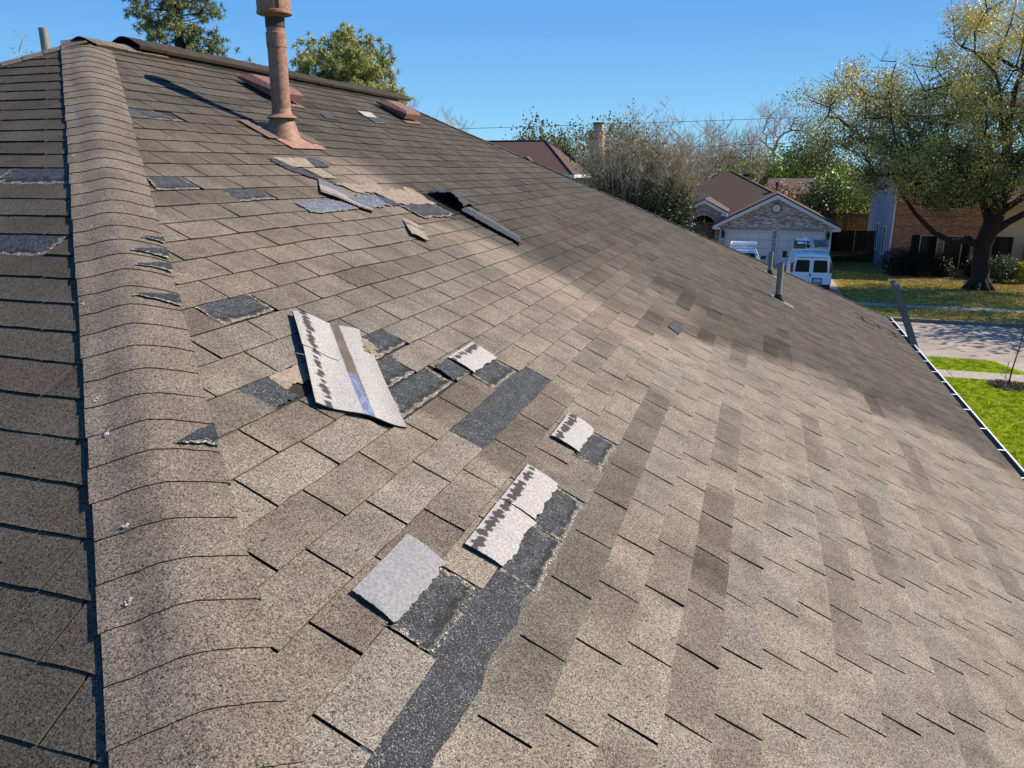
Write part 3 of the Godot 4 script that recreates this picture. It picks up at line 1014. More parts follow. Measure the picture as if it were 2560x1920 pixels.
func our_house() -> void:
	var house := thing("house", "house in the foreground under a weathered brown shingle hip roof", "house")
	removed = [[-27, 3.03, 3.29], [-21, 2.35, 2.62], [-20, 2.70, 2.96], [-14, 1.77, 2.03], [-11, 2.06, 2.32], [-11, 1.55, 1.82], [-10, 1.9, 2.17], [-9, 1.75, 2.26], [-8, 2.35, 2.61], [-7, 1.94, 2.71], [-5, 1.12, 1.39], [-4, 0.4, 1.99], [-4, 2.23, 2.5]]
	roof_slope_a(house)
	roof_slope_b(house)
	# caps
	var aR := NA.cross(HL).normalized()
	if aR.z > 0.0:
		aR = -aR
	var aL := NB.cross(HL).normalized()
	if aL.x > 0.0:
		aL = -aL
	var steps := []
	for j in range(43, -17, -1):
		steps.append(-1.282 - 0.137 * j)
	cap_run(house, "hip_cap", P0B, HL, steps, aL, aR, NB, NA, 0.158, 0.172, 0.0105, 0.085, 100, "line of bent cap shingles along the nearest hip")
	var peak := Vector3(-4.73, 6.962, -4.79)
	var nbk := Vector3(-SA, CA, 0)
	# ridge, a raised vent under its caps beyond the first few
	steps = []
	for j in 35:
		steps.append(j * 0.142)
	var rd := Vector3(0, 0, -1)
	cap_run(house, "ridge_cap", peak + Vector3(0, 0.015, 0.05), rd, steps.slice(0, 6), Vector3(-CA, -SA, 0), DA, nbk, NA, 0.16, 0.16, 0.012, 0.05, 100, "first cap shingles of the ridge beside the peak")
	cap_run(house, "ridge_vent", peak + Vector3(0, 0.07, -0.36), rd, steps, Vector3(-CA, -SA, 0), DA, nbk, NA, 0.17, 0.17, 0.012, 0.07, 100, "raised ridge vent under dark curled cap shingles", 0.012, 0.34)
	var vent := MB.new()
	vent.quad(peak + Vector3(0.13, -0.07, -0.36), peak + Vector3(0.13, -0.07, -4.9), peak + Vector3(0.13, 0.0, -4.9), peak + Vector3(0.13, 0.0, -0.36))
	put("vent_strip", vent, M.under, house)
	# the hip behind the peak, to the left
	steps = []
	for j in 60:
		steps.append(j * 0.14)
	var d2 := Vector3(-0.6666667, -0.3333333, 0.6666667)
	var l2 := nbk.cross(d2).normalized()
	if l2.z > 0.0:
		l2 = -l2
	var r2 := NB.cross(d2).normalized()
	if r2.x < 0.0:
		r2 = -r2
	cap_run(house, "left_hip_cap", peak + Vector3(0, 0.0, 0.0), d2, steps, l2, r2, nbk, NB, 0.16, 0.16, 0.0105, 0.05, 20, "cap shingles of the hip that falls away to the left")
	# far right hip
	var p1 := PA(hip_right(-4.64), -4.64, 0.0)
	var p2 := PA(hip_right(3.35), 3.35, 0.0)
	var d3 := (p2 - p1).normalized()
	var nfar := Vector3(0, CA, -SA)
	nfar = (nfar - d3 * nfar.dot(d3)).normalized()
	var l3 := NA.cross(d3).normalized()
	if l3.z < 0.0:
		l3 = -l3
	var r3 := nfar.cross(d3).normalized()
	if r3.z > 0.0:
		r3 = -r3
	steps = []
	for j in int(p1.distance_to(p2) / 0.14) + 1:
		steps.append(j * 0.14)
	cap_run(house, "right_hip_cap", p1, d3, steps, l3, r3, NA, nfar, 0.15, 0.15, 0.009, 0.05, 0, "cap shingles of the far hip against the street", 0.0, 0.62)
	# slopes out of sight: back and street side
	var back := MB.new()
	var e1 := Vector3(-11.9, 3.37, 2.4)
	var e2 := Vector3(-11.9, 3.37, -16.6)
	back.quad(peak, PA(hip_right(-4.64), -4.64, 0.0) + Vector3(-0.0, 0, 0), e2, e1, Color(0.2, 0.18, 0.165), nbk)
	put("rear_slope", back, M.shingle, house)
	var street := MB.new()
	street.tri(p1, p2 + Vector3(0, -0.02, 0), e2, Color(0.2, 0.18, 0.165), nfar)
	put("street_slope", street, M.shingle, house)
	var wall := MB.new()
	wall.box(Vector3(-4.75, 1.6, -7.0), Vector3(13.4, 3.2, 17.2))
	put("wall", wall, M.orange_brick, house)
	# eave: fascia and gutter
	var f := MB.new()
	f.box(Vector3(2.385, 3.27, -6.9), Vector3(0.02, 0.17, 17.9))
	put("fascia", f, M.trim_white, house)
	gutter(house)
	flue(house)
	box_vent(house, Vector3(5.99, -4.23, 0), "terracotta box vent partly hidden behind the flue")
	box_vent(house, Vector3(8.56, -4.235, 0), "terracotta box vent in the open to the right of the flue")
	plumbing_vent(house, 12.61, 0.892, 0.36, 0.032, "farther of the two plumbing vents, with dark boot")
	plumbing_vent(house, 10.43, 0.994, 0.475, 0.038, "nearer of the two plumbing vents, with dark boot")
	var pv := MB.new()
	pv.tube(Vector3(-5.62, 6.45, -5.28), Vector3(-5.62, 7.155, -5.28), 0.036, 0.036, 14, Color.WHITE)
	pv.tube(Vector3(-5.62, 7.0, -5.28), Vector3(-5.62, 7.155, -5.28), 0.03, 0.03, 14, Color(0.2, 0.2, 0.2))
	put("plumbing_vent", pv, M.galvanised, house).set_meta("label", "pale plumbing vent behind the left hip")


func gutter(house: Node3D) -> void:
	var z0 := -15.95
	var z1 := 2.2
	var prof := [Vector2(2.405, 3.365), Vector2(2.405, 3.25), Vector2(2.50, 3.25), Vector2(2.525, 3.29), Vector2(2.54, 3.345)]
	var inside := MB.new()
	var outer := MB.new()
	var rg := RandomNumberGenerator.new()
	rg.seed = 4
	var zs := []
	var z := z0
	while z < z1:
		zs.append(z); z += 0.6
	for n in zs.size() - 1:
		var za: float = zs[n]
		var zb: float = zs[n + 1]
		for q in prof.size() - 1:
			var a: Vector2 = prof[q]
			var b: Vector2 = prof[q + 1]
			inside.quad(Vector3(a.x, a.y, za), Vector3(a.x, a.y, zb), Vector3(b.x, b.y, zb), Vector3(b.x, b.y, za), Color.WHITE, Vector3(0, 1, 0) if q != 2 else Vector3(-1, 1, 0))
			if q > 1:
				var o := Vector3(0.004, -0.004, 0)
				outer.quad(Vector3(a.x, a.y, za) + o, Vector3(a.x, a.y, zb) + o, Vector3(b.x, b.y, zb) + o, Vector3(b.x, b.y, za) + o, Color.WHITE, Vector3(1, 0, 0))
		outer.box(Vector3(2.540, 3.349, (za + zb) * 0.5), Vector3(0.016, 0.009, zb - za))
	outer.quad(Vector3(2.405, 3.25, z0), Vector3(2.405, 3.36, z0), Vector3(2.545, 3.35, z0), Vector3(2.50, 3.25, z0), Color.WHITE, Vector3(0, 0, -1))
	outer.box(Vector3(2.47, 3.362, z0), Vector3(0.15, 0.012, 0.012))
	var g := put("gutter", inside, M.gutter_inside, house)
	g.set_meta("label", "eave gutter with white front lip and hangers")
	put("gutter_lip", outer, M.trim_white, g)
	z = z0 + 0.45
	var n := 0
	while z < 1.0:
		var h := MB.new()
		h.box(Vector3(2.475, 3.353, z), Vector3(0.13, 0.005, 0.022))
		if n % 3 != 1:
			h.box(Vector3(2.425, 3.362, z - 0.12), Vector3(0.05, 0.005, 0.02))
		put("gutter_hanger", h, M.white_paint, g)
		z += rg.randf_range(0.48, 0.78)
		n += 1


func ring(mb: MB, ctr: Vector3, prof: Array, sides := 28, col := Color.WHITE) -> void:
	# lathe: prof of Vector2(radius, height)
	for q in prof.size() - 1:
		var a: Vector2 = prof[q]
		var b: Vector2 = prof[q + 1]
		var k := mb.v.size()
		var sl := (b - a).normalized()
		for s in sides + 1:
			var an := TAU * s / sides
			var o := Vector3(cos(an), 0, sin(an))
			var nn := (o * sl.y - Vector3(0, sl.x, 0)).normalized()
			mb.vert(ctr + o * a.x + Vector3(0, a.y, 0), nn, col)
			mb.vert(ctr + o * b.x + Vector3(0, b.y, 0), nn, col)
		for s in sides:
			for j in [0, 3, 1, 0, 2, 3]:
				mb.i.append(k + s * 2 + j)


func flue(house: Node3D) -> void:
	var base := Vector3(-3.40, 6.297, -5.176)
	var pipe := MB.new()
	ring(pipe, base, [Vector2(0.0665, 0.0), Vector2(0.0665, 0.60), Vector2(0.070, 0.605), Vector2(0.070, 0.70), Vector2(0.064, 0.705), Vector2(0.064, 0.83), Vector2(0.066, 1.1)])
	var seam := MB.new()
	var root := put("flue_pipe", pipe, M.terracotta, house)
	root.set_meta("label", "terracotta painted round flue pipe with a wide cap")
	# storm collar
	var col := MB.new()
	ring(col, base, [Vector2(0.067, 0.185), Vector2(0.072, 0.165), Vector2(0.076, 0.150), Vector2(0.108, 0.128), Vector2(0.112, 0.124), Vector2(0.108, 0.121), Vector2(0.07, 0.14)])
	put("storm_collar", col, M.terracotta, root)
	# cone of the flashing, leaning to the slope
	var cone := MB.new()
	var k := cone.v.size()
	var n := 36
	for s in n + 1:
		var an := TAU * s / n
		var o := Vector3(cos(an), 0, sin(an))
		for st in [[0.080, 1.0], [0.088, 0.8], [0.108, 0.4], [0.130, 0.08], [0.175, 0.0]]:
			var p: Vector3 = base + o * st[0]
			var ground: float = base.y + 0.004 - (p.x - base.x) * 0.5
			p.y = lerpf(ground + 0.008, base.y + 0.13, st[1])
			if st[1] == 0.0:
				p += NA * 0.002
			cone.vert(p, (o + Vector3.UP * 0.35).normalized(), Color.WHITE)
	for s in n:
		for q in 4:
			for j in [0, 1, 6, 0, 6, 5]:
				cone.i.append(k + s * 5 + q + j)
	put("flashing_cone", cone, M.terracotta, root)
	var plate := MB.new()
	var pc := Vector2(5.176, -3.17)
	for r in 8:
		for q in 8:
			var ua := pc.x - 0.23 + 0.46 * q / 8.0
			var ub := pc.x - 0.23 + 0.46 * (q + 1) / 8.0
			var va := pc.y - 0.1 + 0.36 * r / 8.0
			var vb := pc.y - 0.1 + 0.36 * (r + 1) / 8.0
			plate.quad(PA(ua, va, 0.0125), PA(ub, va, 0.0125), PA(ub, vb, 0.0125), PA(ua, vb, 0.0125), Color.WHITE, NA)
	put("flashing_plate", plate, M.terracotta, root)
	# shingles lapped over the upper part of the plate
	var lap := MB.new()
	for s in [[4.87, -3.35, -3.06], [5.33, -3.35, -3.0]]:
		for q in 6:
			var va := lerpf(s[1], s[2], q / 6.0)
			var vb := lerpf(s[1], s[2], (q + 1) / 6.0)
			lap.quad(PA(s[0], va, 0.016), PA(s[0] + 0.13, va, 0.016), PA(s[0] + 0.13 - 0.02 * sin(q + 1.0), vb, 0.017), PA(s[0], vb, 0.017), Color(0.24, 0.215, 0.195), NA)
	put("lapped_shingle", lap, M.shingle, root)
	# cap
	var cap := MB.new()
	ring(cap, base, [Vector2(0.062, 0.815), Vector2(0.112, 0.818), Vector2(0.122, 0.822), Vector2(0.122, 0.838), Vector2(0.118, 0.842), Vector2(0.118, 1.06), Vector2(0.126, 1.065), Vector2(0.126, 1.08), Vector2(0.05, 1.13), Vector2(0.0, 1.135)])
	put("flue_cap", cap, M.terracotta, root)
	var toward := (EYE - base); toward.y = 0.0
	toward = toward.normalized()
	var side := toward.rotated(Vector3.UP, 0.22)
	seam.box(base + side * 0.117 + Vector3(0, 0.95, 0), Vector3(0.018, 0.21, 0.006), Color(0.2, 0.2, 0.2), Basis(Vector3.UP, atan2(side.x, side.z)))
	put("cap_slot", seam, M.dark_metal, root)
	var band := MB.new()
	ring(band, base, [Vector2(0.068, 0.735), Vector2(0.068, 0.80)], 28)
	put("pipe_joint", band, M.dark_metal, root)


func box_vent(house: Node3D, at: Vector3, label: String) -> void:
	var u0 := at.x
	var v0 := at.y
	var L := 0.40
	var root := Node3D.new()
	root.name = "box_vent"
	house.add_child(root, true)
	root.set_meta("label", label)
	var hood := MB.new()
	var top := []
	# hood: low box with bevelled upper and lower ends, open underneath at the rim
	var lo := 0.035
	var hi := 0.118
	var b := [[0.0, 0.0], [L, 0.0], [L, L], [0.0, L]]
	var t := [[0.022, 0.10], [L - 0.022, 0.10], [L - 0.022, L - 0.02], [0.022, L - 0.02]]
	var pb := []
	var pt := []
	var pr := []
	for q in 4:
		pb.append(PA(u0 + b[q][0], v0 + b[q][1], lo))
		pr.append(PA(u0 + b[q][0], v0 + b[q][1], lo + 0.06 if q > 1 else lo + 0.018))
		pt.append(PA(u0 + t[q][0], v0 + t[q][1], hi))
	var ctr: Vector3 = (pb[0] + pb[2]) * 0.5
	for q in 4:
		var q2 := (q + 1) % 4
		hood.quad(pb[q], pb[q2], pr[q2], pr[q], Color.WHITE, (pb[q] + pb[q2]) * 0.5 - ctr)
		hood.quad(pr[q], pr[q2], pt[q2], pt[q], Color.WHITE, NA + (pb[q] + pb[q2] - ctr * 2.0) * 0.1)
	hood.quad(pt[0], pt[1], pt[2], pt[3], Color.WHITE, NA)
	put("hood", hood, M.terracotta_box, root)
	var neck := MB.new()
	for q in 4:
		var q2 := (q + 1) % 4
		var i0 := [0.05 + b[q][0] * 0.75, 0.05 + b[q][1] * 0.75]
		var i1 := [0.05 + b[q2][0] * 0.75, 0.05 + b[q2][1] * 0.75]
		neck.quad(PA(u0 + i0[0], v0 + i0[1], 0.0), PA(u0 + i1[0], v0 + i1[1], 0.0), PA(u0 + i1[0], v0 + i1[1], 0.05), PA(u0 + i0[0], v0 + i0[1], 0.05))
	put("throat", neck, M.dark_metal, root)
	var fl := MB.new()
	fl.quad(PA(u0 - 0.02, v0 + 0.1, 0.012), PA(u0 + L + 0.02, v0 + 0.1, 0.012), PA(u0 + L + 0.02, v0 + L + 0.06, 0.0125), PA(u0 - 0.02, v0 + L + 0.06, 0.0125), Color.WHITE, NA)
	put("flange", fl, M.terracotta_box, root)


func plumbing_vent(house: Node3D, u: float, v: float, tall: float, r: float, label: String) -> void:
	var base := PA(u, v, 0.0)
	var mb := MB.new()
	mb.tube(base, base + Vector3(0, tall, 0), r, r, 16)
	mb.tube(base + Vector3(0, tall - 0.12, 0), base + Vector3(0, tall, 0), r * 0.82, r * 0.82, 16, Color(0.12, 0.12, 0.12))
	var root := put("plumbing_vent", mb, M.galvanised, house)
	root.set_meta("label", label)
	var boot := MB.new()
	boot.tube(base - Vector3(0, 0.05, 0), base + Vector3(0, 0.055, 0), r * 2.5, r * 1.12, 18)
	boot.tube(base + Vector3(0, 0.055, 0), base + Vector3(0, 0.075, 0), r * 1.15, r * 1.1, 18)
	put("rubber_boot", boot, M.rubber, root)
	var pl := MB.new()
	pl.quad(PA(u - 0.14, v - 0.10, 0.0125), PA(u + 0.14, v - 0.10, 0.0125), PA(u + 0.14, v + 0.22, 0.0125), PA(u - 0.14, v + 0.22, 0.0125), Color(0.17, 0.15, 0.13), NA)
	put("flashing_plate", pl, M.felt, root)


func ladder() -> void:
	var t := thing("ladder", "aluminium extension ladder leaning on the gutter, its top standing above the eave", "ladder", Vector3(3.93, 0, -13.72))
	var dirv := Vector3(-0.41, 1.0, 0.0).normalized()
	var basis := Basis(Vector3(0, 0, 1), atan2(0.41, 1.0))
	for s in [-0.215, 0.215]:
		var mb := MB.new()
		var length := 4.62
		mb.box(dirv * (length * 0.5) + Vector3(0, 0, s), Vector3(0.066, length, 0.03), Color(0.55, 0.55, 0.57), basis)
		mb.box(dirv * 1.3 + Vector3(0.06, 0, s * 1.15), Vector3(0.08, 2.6, 0.03), Color(0.8, 0.8, 0.8), basis)
		var o := put("side_rail", mb, M.aluminium, t)
		var tip := MB.new()
		tip.box(dirv * (length + 0.02) + Vector3(0, 0, s), Vector3(0.075, 0.06, 0.04), Color(0.8, 0.8, 0.8), basis)
		put("end_cap", tip, M.aluminium, o)
	for n in 15:
		var mb := MB.new()
		var c := dirv * (0.28 + n * 0.305)
		mb.tube(c + Vector3(0, 0, -0.21), c + Vector3(0, 0, 0.21), 0.017, 0.017, 8)
		put("rung", mb, M.aluminium, t)


# ---------------------------------------------------------------- street

func sheet(x0: float, x1: float, z0: float, z1: float, y: float) -> MB:
	var mb := MB.new()
	mb.quad(Vector3(x0, y, z0), Vector3(x1, y, z0), Vector3(x1, y, z1), Vector3(x0, y, z1), Color.WHITE, Vector3.UP)
	return mb


func slab(x0: float, x1: float, z0: float, z1: float, y0: float, y1: float) -> MB:
	var mb := MB.new()
	mb.box(Vector3((x0 + x1) * 0.5, (y0 + y1) * 0.5, (z0 + z1) * 0.5), Vector3(absf(x1 - x0), absf(y1 - y0), absf(z1 - z0)))
	return mb


func street() -> void:
	# the road lies a kerb's height below the lawns; each piece is a sheet of its own
	struct("ground", sheet(-400, 400, -900, 120, -0.16), M.far_lawn)
	struct("road", sheet(-120, 120, -35.75, -28.5, -0.14), M.road)
	var lawn := MB.new()
	for r in [[-60.0, 60.0, -25.55, 30.0]]:
		lawn.quad(Vector3(r[0], 0, r[2]), Vector3(r[1], 0, r[2]), Vector3(r[1], 0, r[3]), Vector3(r[0], 0, r[3]), Color.WHITE, Vector3.UP)
	struct("lawn", lawn, M.lawn)
	# parkway strip, ending at a driveway with a slanted edge
	var strip := MB.new()
	strip.quad(Vector3(-60, 0, -26.5), Vector3(-60, 0, -28.35), Vector3(7.75, 0, -28.35), Vector3(8.35, 0, -26.5), Color.WHITE, Vector3.UP)
	strip.quad(Vector3(14.0, 0, -26.5), Vector3(14.4, 0, -28.35), Vector3(60, 0, -28.35), Vector3(60, 0, -26.5), Color.WHITE, Vector3.UP)
	struct("grass_strip", strip, M.lawn)
	var walk := MB.new()
	var x := -60.0
	while x < 60.0:
		walk.box(Vector3(x + 0.745, -0.045, -26.02), Vector3(1.48, 0.1, 0.94), Color(1, 1, 1) * (0.93 + 0.1 * hash1(x, 2.0)))
		x += 1.5
	struct("sidewalk", walk, M.walk)
	var dv := MB.new()
	dv.quad(Vector3(7.8, -0.03, -28.35), Vector3(8.4, 0.0, -26.5), Vector3(14.0, 0.0, -26.5), Vector3(14.4, -0.03, -28.35), Color.WHITE, Vector3.UP)
	dv.quad(Vector3(7.6, -0.136, -28.75), Vector3(7.8, -0.03, -28.35), Vector3(14.4, -0.03, -28.35), Vector3(14.6, -0.136, -28.75), Color.WHITE, Vector3.UP)
	dv.quad(Vector3(8.6, 0.012, -25.54), Vector3(8.6, 0.012, -6.0), Vector3(13.8, 0.012, -6.0), Vector3(13.8, 0.012, -25.54), Color.WHITE, Vector3.UP)
	struct("near_driveway", dv, M.walk)
	var kerb := MB.new()
	kerb.box(Vector3(-26.2, -0.07, -28.43), Vector3(67.6, 0.13, 0.16))
	kerb.box(Vector3(37.2, -0.07, -28.43), Vector3(45.4, 0.13, 0.16))
	struct("near_kerb", kerb, M.kerb)
	kerb = MB.new()
	kerb.box(Vector3(-60, -0.065, -35.85), Vector3(118, 0.14, 0.2))
	kerb.box(Vector3(63, -0.065, -35.85), Vector3(118, 0.14, 0.2))
	struct("far_kerb", kerb, M.kerb)
	var strip2 := MB.new()
	strip2.quad(Vector3(-90, 0, -38.8), Vector3(-2.5, 0, -38.8), Vector3(-2.5, 0, -35.94), Vector3(-90, 0, -35.94), Color.WHITE, Vector3.UP)
	strip2.quad(Vector3(4.5, 0, -38.8), Vector3(90, 0, -38.8), Vector3(90, 0, -35.94), Vector3(4.5, 0, -35.94), Color.WHITE, Vector3.UP)
	struct("far_grass_strip", strip2, M.far_lawn)
	walk = MB.new()
	x = -60.0
	while x < 70.0:
		walk.box(Vector3(x + 0.745, -0.045, -39.28), Vector3(1.48, 0.1, 0.94), Color(1, 1, 1) * (0.88 + 0.12 * hash1(x, 5.0)))
		x += 1.5
	struct("far_sidewalk", walk, M.walk)
	struct("far_lawn", sheet(-120, 120, -110, -39.76, 0.0), M.far_lawn)
	var d := MB.new()
	d.quad(Vector3(-2.2, 0.006, -39.78), Vector3(4.3, 0.006, -39.78), Vector3(4.3, 0.006, -54), Vector3(-2.2, 0.006, -54), Color.WHITE, Vector3.UP)
	d.quad(Vector3(-2.5, -0.02, -35.94), Vector3(4.5, -0.02, -35.94), Vector3(4.5, 0.004, -38.8), Vector3(-2.5, 0.004, -38.8), Color.WHITE, Vector3.UP)
	struct("far_driveway", d, M.walk)
	struct("garden_bed", sheet(7.9, 13.2, -51.8, -48.4, 0.012), M.mulch)
	grass()


func blade_mesh(n: int, h: float, spread: float, w: float, seed_: int) -> ArrayMesh:
	var mb := MB.new()
	var r := RandomNumberGenerator.new()
	r.seed = seed_
	for j in n:
		var a := r.randf() * TAU
		var b := Vector3(cos(a), 0, sin(a)) * r.randf() * spread
		var lean := Vector3(r.randf_range(-0.5, 0.5), 1.0, r.randf_range(-0.5, 0.5)).normalized() * h * r.randf_range(0.6, 1.2)
		var s := Vector3(cos(a + 1.3), 0, sin(a + 1.3)) * w
		var f := r.randf_range(0.75, 1.2)
		mb.tri(b - s, b + lean, b + s, Color(f, f, f * 0.9))
	return mb.mesh()


func scatter(called: String, mesh: Mesh, mat_: Material, xf: Array, cols: Array, parent: Node = self) -> MultiMeshInstance3D:
	var mm := MultiMesh.new()
	mm.transform_format = MultiMesh.TRANSFORM_3D
	mm.use_colors = true
	mm.mesh = mesh
	mm.instance_count = xf.size()
	for j in xf.size():
		mm.set_instance_transform(j, xf[j])
		mm.set_instance_color(j, cols[j])
	var o := MultiMeshInstance3D.new()
	o.name = called
	o.multimesh = mm
	o.material_override = mat_
	parent.add_child(o, true)
	return o


func grass() -> void:
	var r := RandomNumberGenerator.new()
	r.seed = 12
	var xf := []
	var cols := []
	for j in 52000:
		var x := r.randf_range(2.9, 13.0)
		var z := r.randf_range(-28.3, -8.0)
		if z < -25.5 and z > -26.55:
			continue
		if z < -26.5 and x > 7.6 + (z + 28.35) * 0.3:
			continue
		if x > 8.5 and z > -25.6:
			continue
		if Vector2(x - 7.28, z + 24.87).length() < 0.5:
			continue
		var s := r.randf_range(0.7, 1.25)
		xf.append(Transform3D(Basis(Vector3.UP, r.randf() * TAU).scaled(Vector3(s, s, s)), Vector3(x, 0, z)))
		var n := blot.get_noise_2d(x * 2.2, z * 2.2)
		var c := Color(0.25, 0.37, 0.012).lerp(Color(0.60, 0.60, 0.06), clampf(0.5 + n * 1.5, 0, 1))
		if r.randf() < 0.09:
			c = Color(0.42, 0.36, 0.14)
		cols.append(c * r.randf_range(0.75, 1.2))
	var o := scatter("grass", blade_mesh(8, 0.055, 0.06, 0.006, 3), M.blade, xf, cols)
	o.set_meta("kind", "stuff")
	tag(o, "bright green grass of the near lawn and kerb strip", "grass")
	xf = []
	cols = []
	for j in 26000:
		var x := r.randf_range(2.0, 22.0)
		var z := r.randf_range(-52.0, -36.0)
		if (z < -38.75 and z > -39.8) or (x < 4.6):
			continue
		var s := r.randf_range(0.7, 1.4)
		xf.append(Transform3D(Basis(Vector3.UP, r.randf() * TAU).scaled(Vector3(s, s, s)), Vector3(x, 0, z)))
		var n := blot.get_noise_2d(x * 1.2, z * 1.2)
		var c := Color(0.66, 0.50, 0.15).lerp(Color(0.42, 0.36, 0.08), clampf(0.45 + n * 1.2, 0, 1))
		if r.randf() < 0.2:
			c = Color(0.28, 0.19, 0.09)
		cols.append(c * r.randf_range(0.7, 1.2))
	o = scatter("dry_grass", blade_mesh(7, 0.05, 0.12, 0.016, 4), M.blade, xf, cols)
	o.set_meta("kind", "stuff")
	tag(o, "dry yellow grass and leaf litter under the oak across the road", "grass")


# ---------------------------------------------------------------- neighbours

func gable_wall(mb: MB, x0: float, x1: float, y0: float, xp: float, yp: float, z: float, depth: float) -> void:
	var a := Vector3(x0, y0, z)
	var b := Vector3(x1, y0, z)
	var c := Vector3(xp, yp, z)
	var d := Vector3(0, 0, -depth)
	mb.tri(a, c, b, Color.WHITE, Vector3(0, 0, 1))
	mb.tri(a + d, c + d, b + d, Color.WHITE, Vector3(0, 0, -1))


func roof_pair(mb: MB, x0: float, xr: float, x1: float, ye: float, yr: float, z0: float, z1: float, th: float) -> void:
	# two slopes with thickness, ridge along z
	for s in [[x0, -1.0], [x1, 1.0]]:
		var e0 := Vector3(s[0], ye, z0)
		var e1 := Vector3(s[0], ye, z1)
		var r0 := Vector3(xr, yr, z0)
		var r1 := Vector3(xr, yr, z1)
		var dn := Vector3(0, -th, 0)
		mb.quad(e0, r0, r1, e1, Color.WHITE, Vector3(0, 1, 0))
		mb.quad(e0 + dn, r0 + dn, r1 + dn, e1 + dn, Color(0.5, 0.5, 0.5), Vector3(0, -1, 0))
		mb.quad(e0, r0, r0 + dn, e0 + dn, Color(0.5, 0.5, 0.5), Vector3(0, 0, 1))
		mb.quad(e0, e1, e1 + dn, e0 + dn, Color(0.5, 0.5, 0.5), Vector3(s[1], 0, 0))


func window(parent: Node, ctr: Vector3, w: float, h: float, frame: float, bars := 0, col := Color.WHITE) -> void:
	var f := MB.new()
	for s in [-1.0, 1.0]:
		f.box(ctr + Vector3(s * (w - frame) * 0.5, 0, 0.02), Vector3(frame, h, 0.05), col)
		f.box(ctr + Vector3(0, s * (h - frame) * 0.5, 0.02), Vector3(w - frame * 2.0, frame, 0.046), col)
	for j in bars:
		f.box(ctr + Vector3(0, -h * 0.5 + h * (j + 1) / (bars + 1), 0.02), Vector3(w - frame * 2.0, frame * 0.8, 0.04), col)
	var o := put("window", f, M.trim_white, parent)
	var p := MB.new()
	p.box(ctr, Vector3(w - frame, h - frame, 0.02))
	put("pane", p, M.window_glass, o)


func carriage_lamp(parent: Node, at: Vector3) -> void:
	var mb := MB.new()
	mb.box(at + Vector3(0, 0, 0.03), Vector3(0.1, 0.2, 0.05))
	mb.tube(at + Vector3(0, -0.26, 0.13), at + Vector3(0, 0.12, 0.13), 0.05, 0.10, 6)
	mb.tube(at + Vector3(0, 0.12, 0.13), at + Vector3(0, 0.27, 0.13), 0.12, 0.02, 6)
	mb.box(at + Vector3(0, 0.1, 0.08), Vector3(0.03, 0.03, 0.12))
	put("wall_lantern", mb, M.car_black, parent)


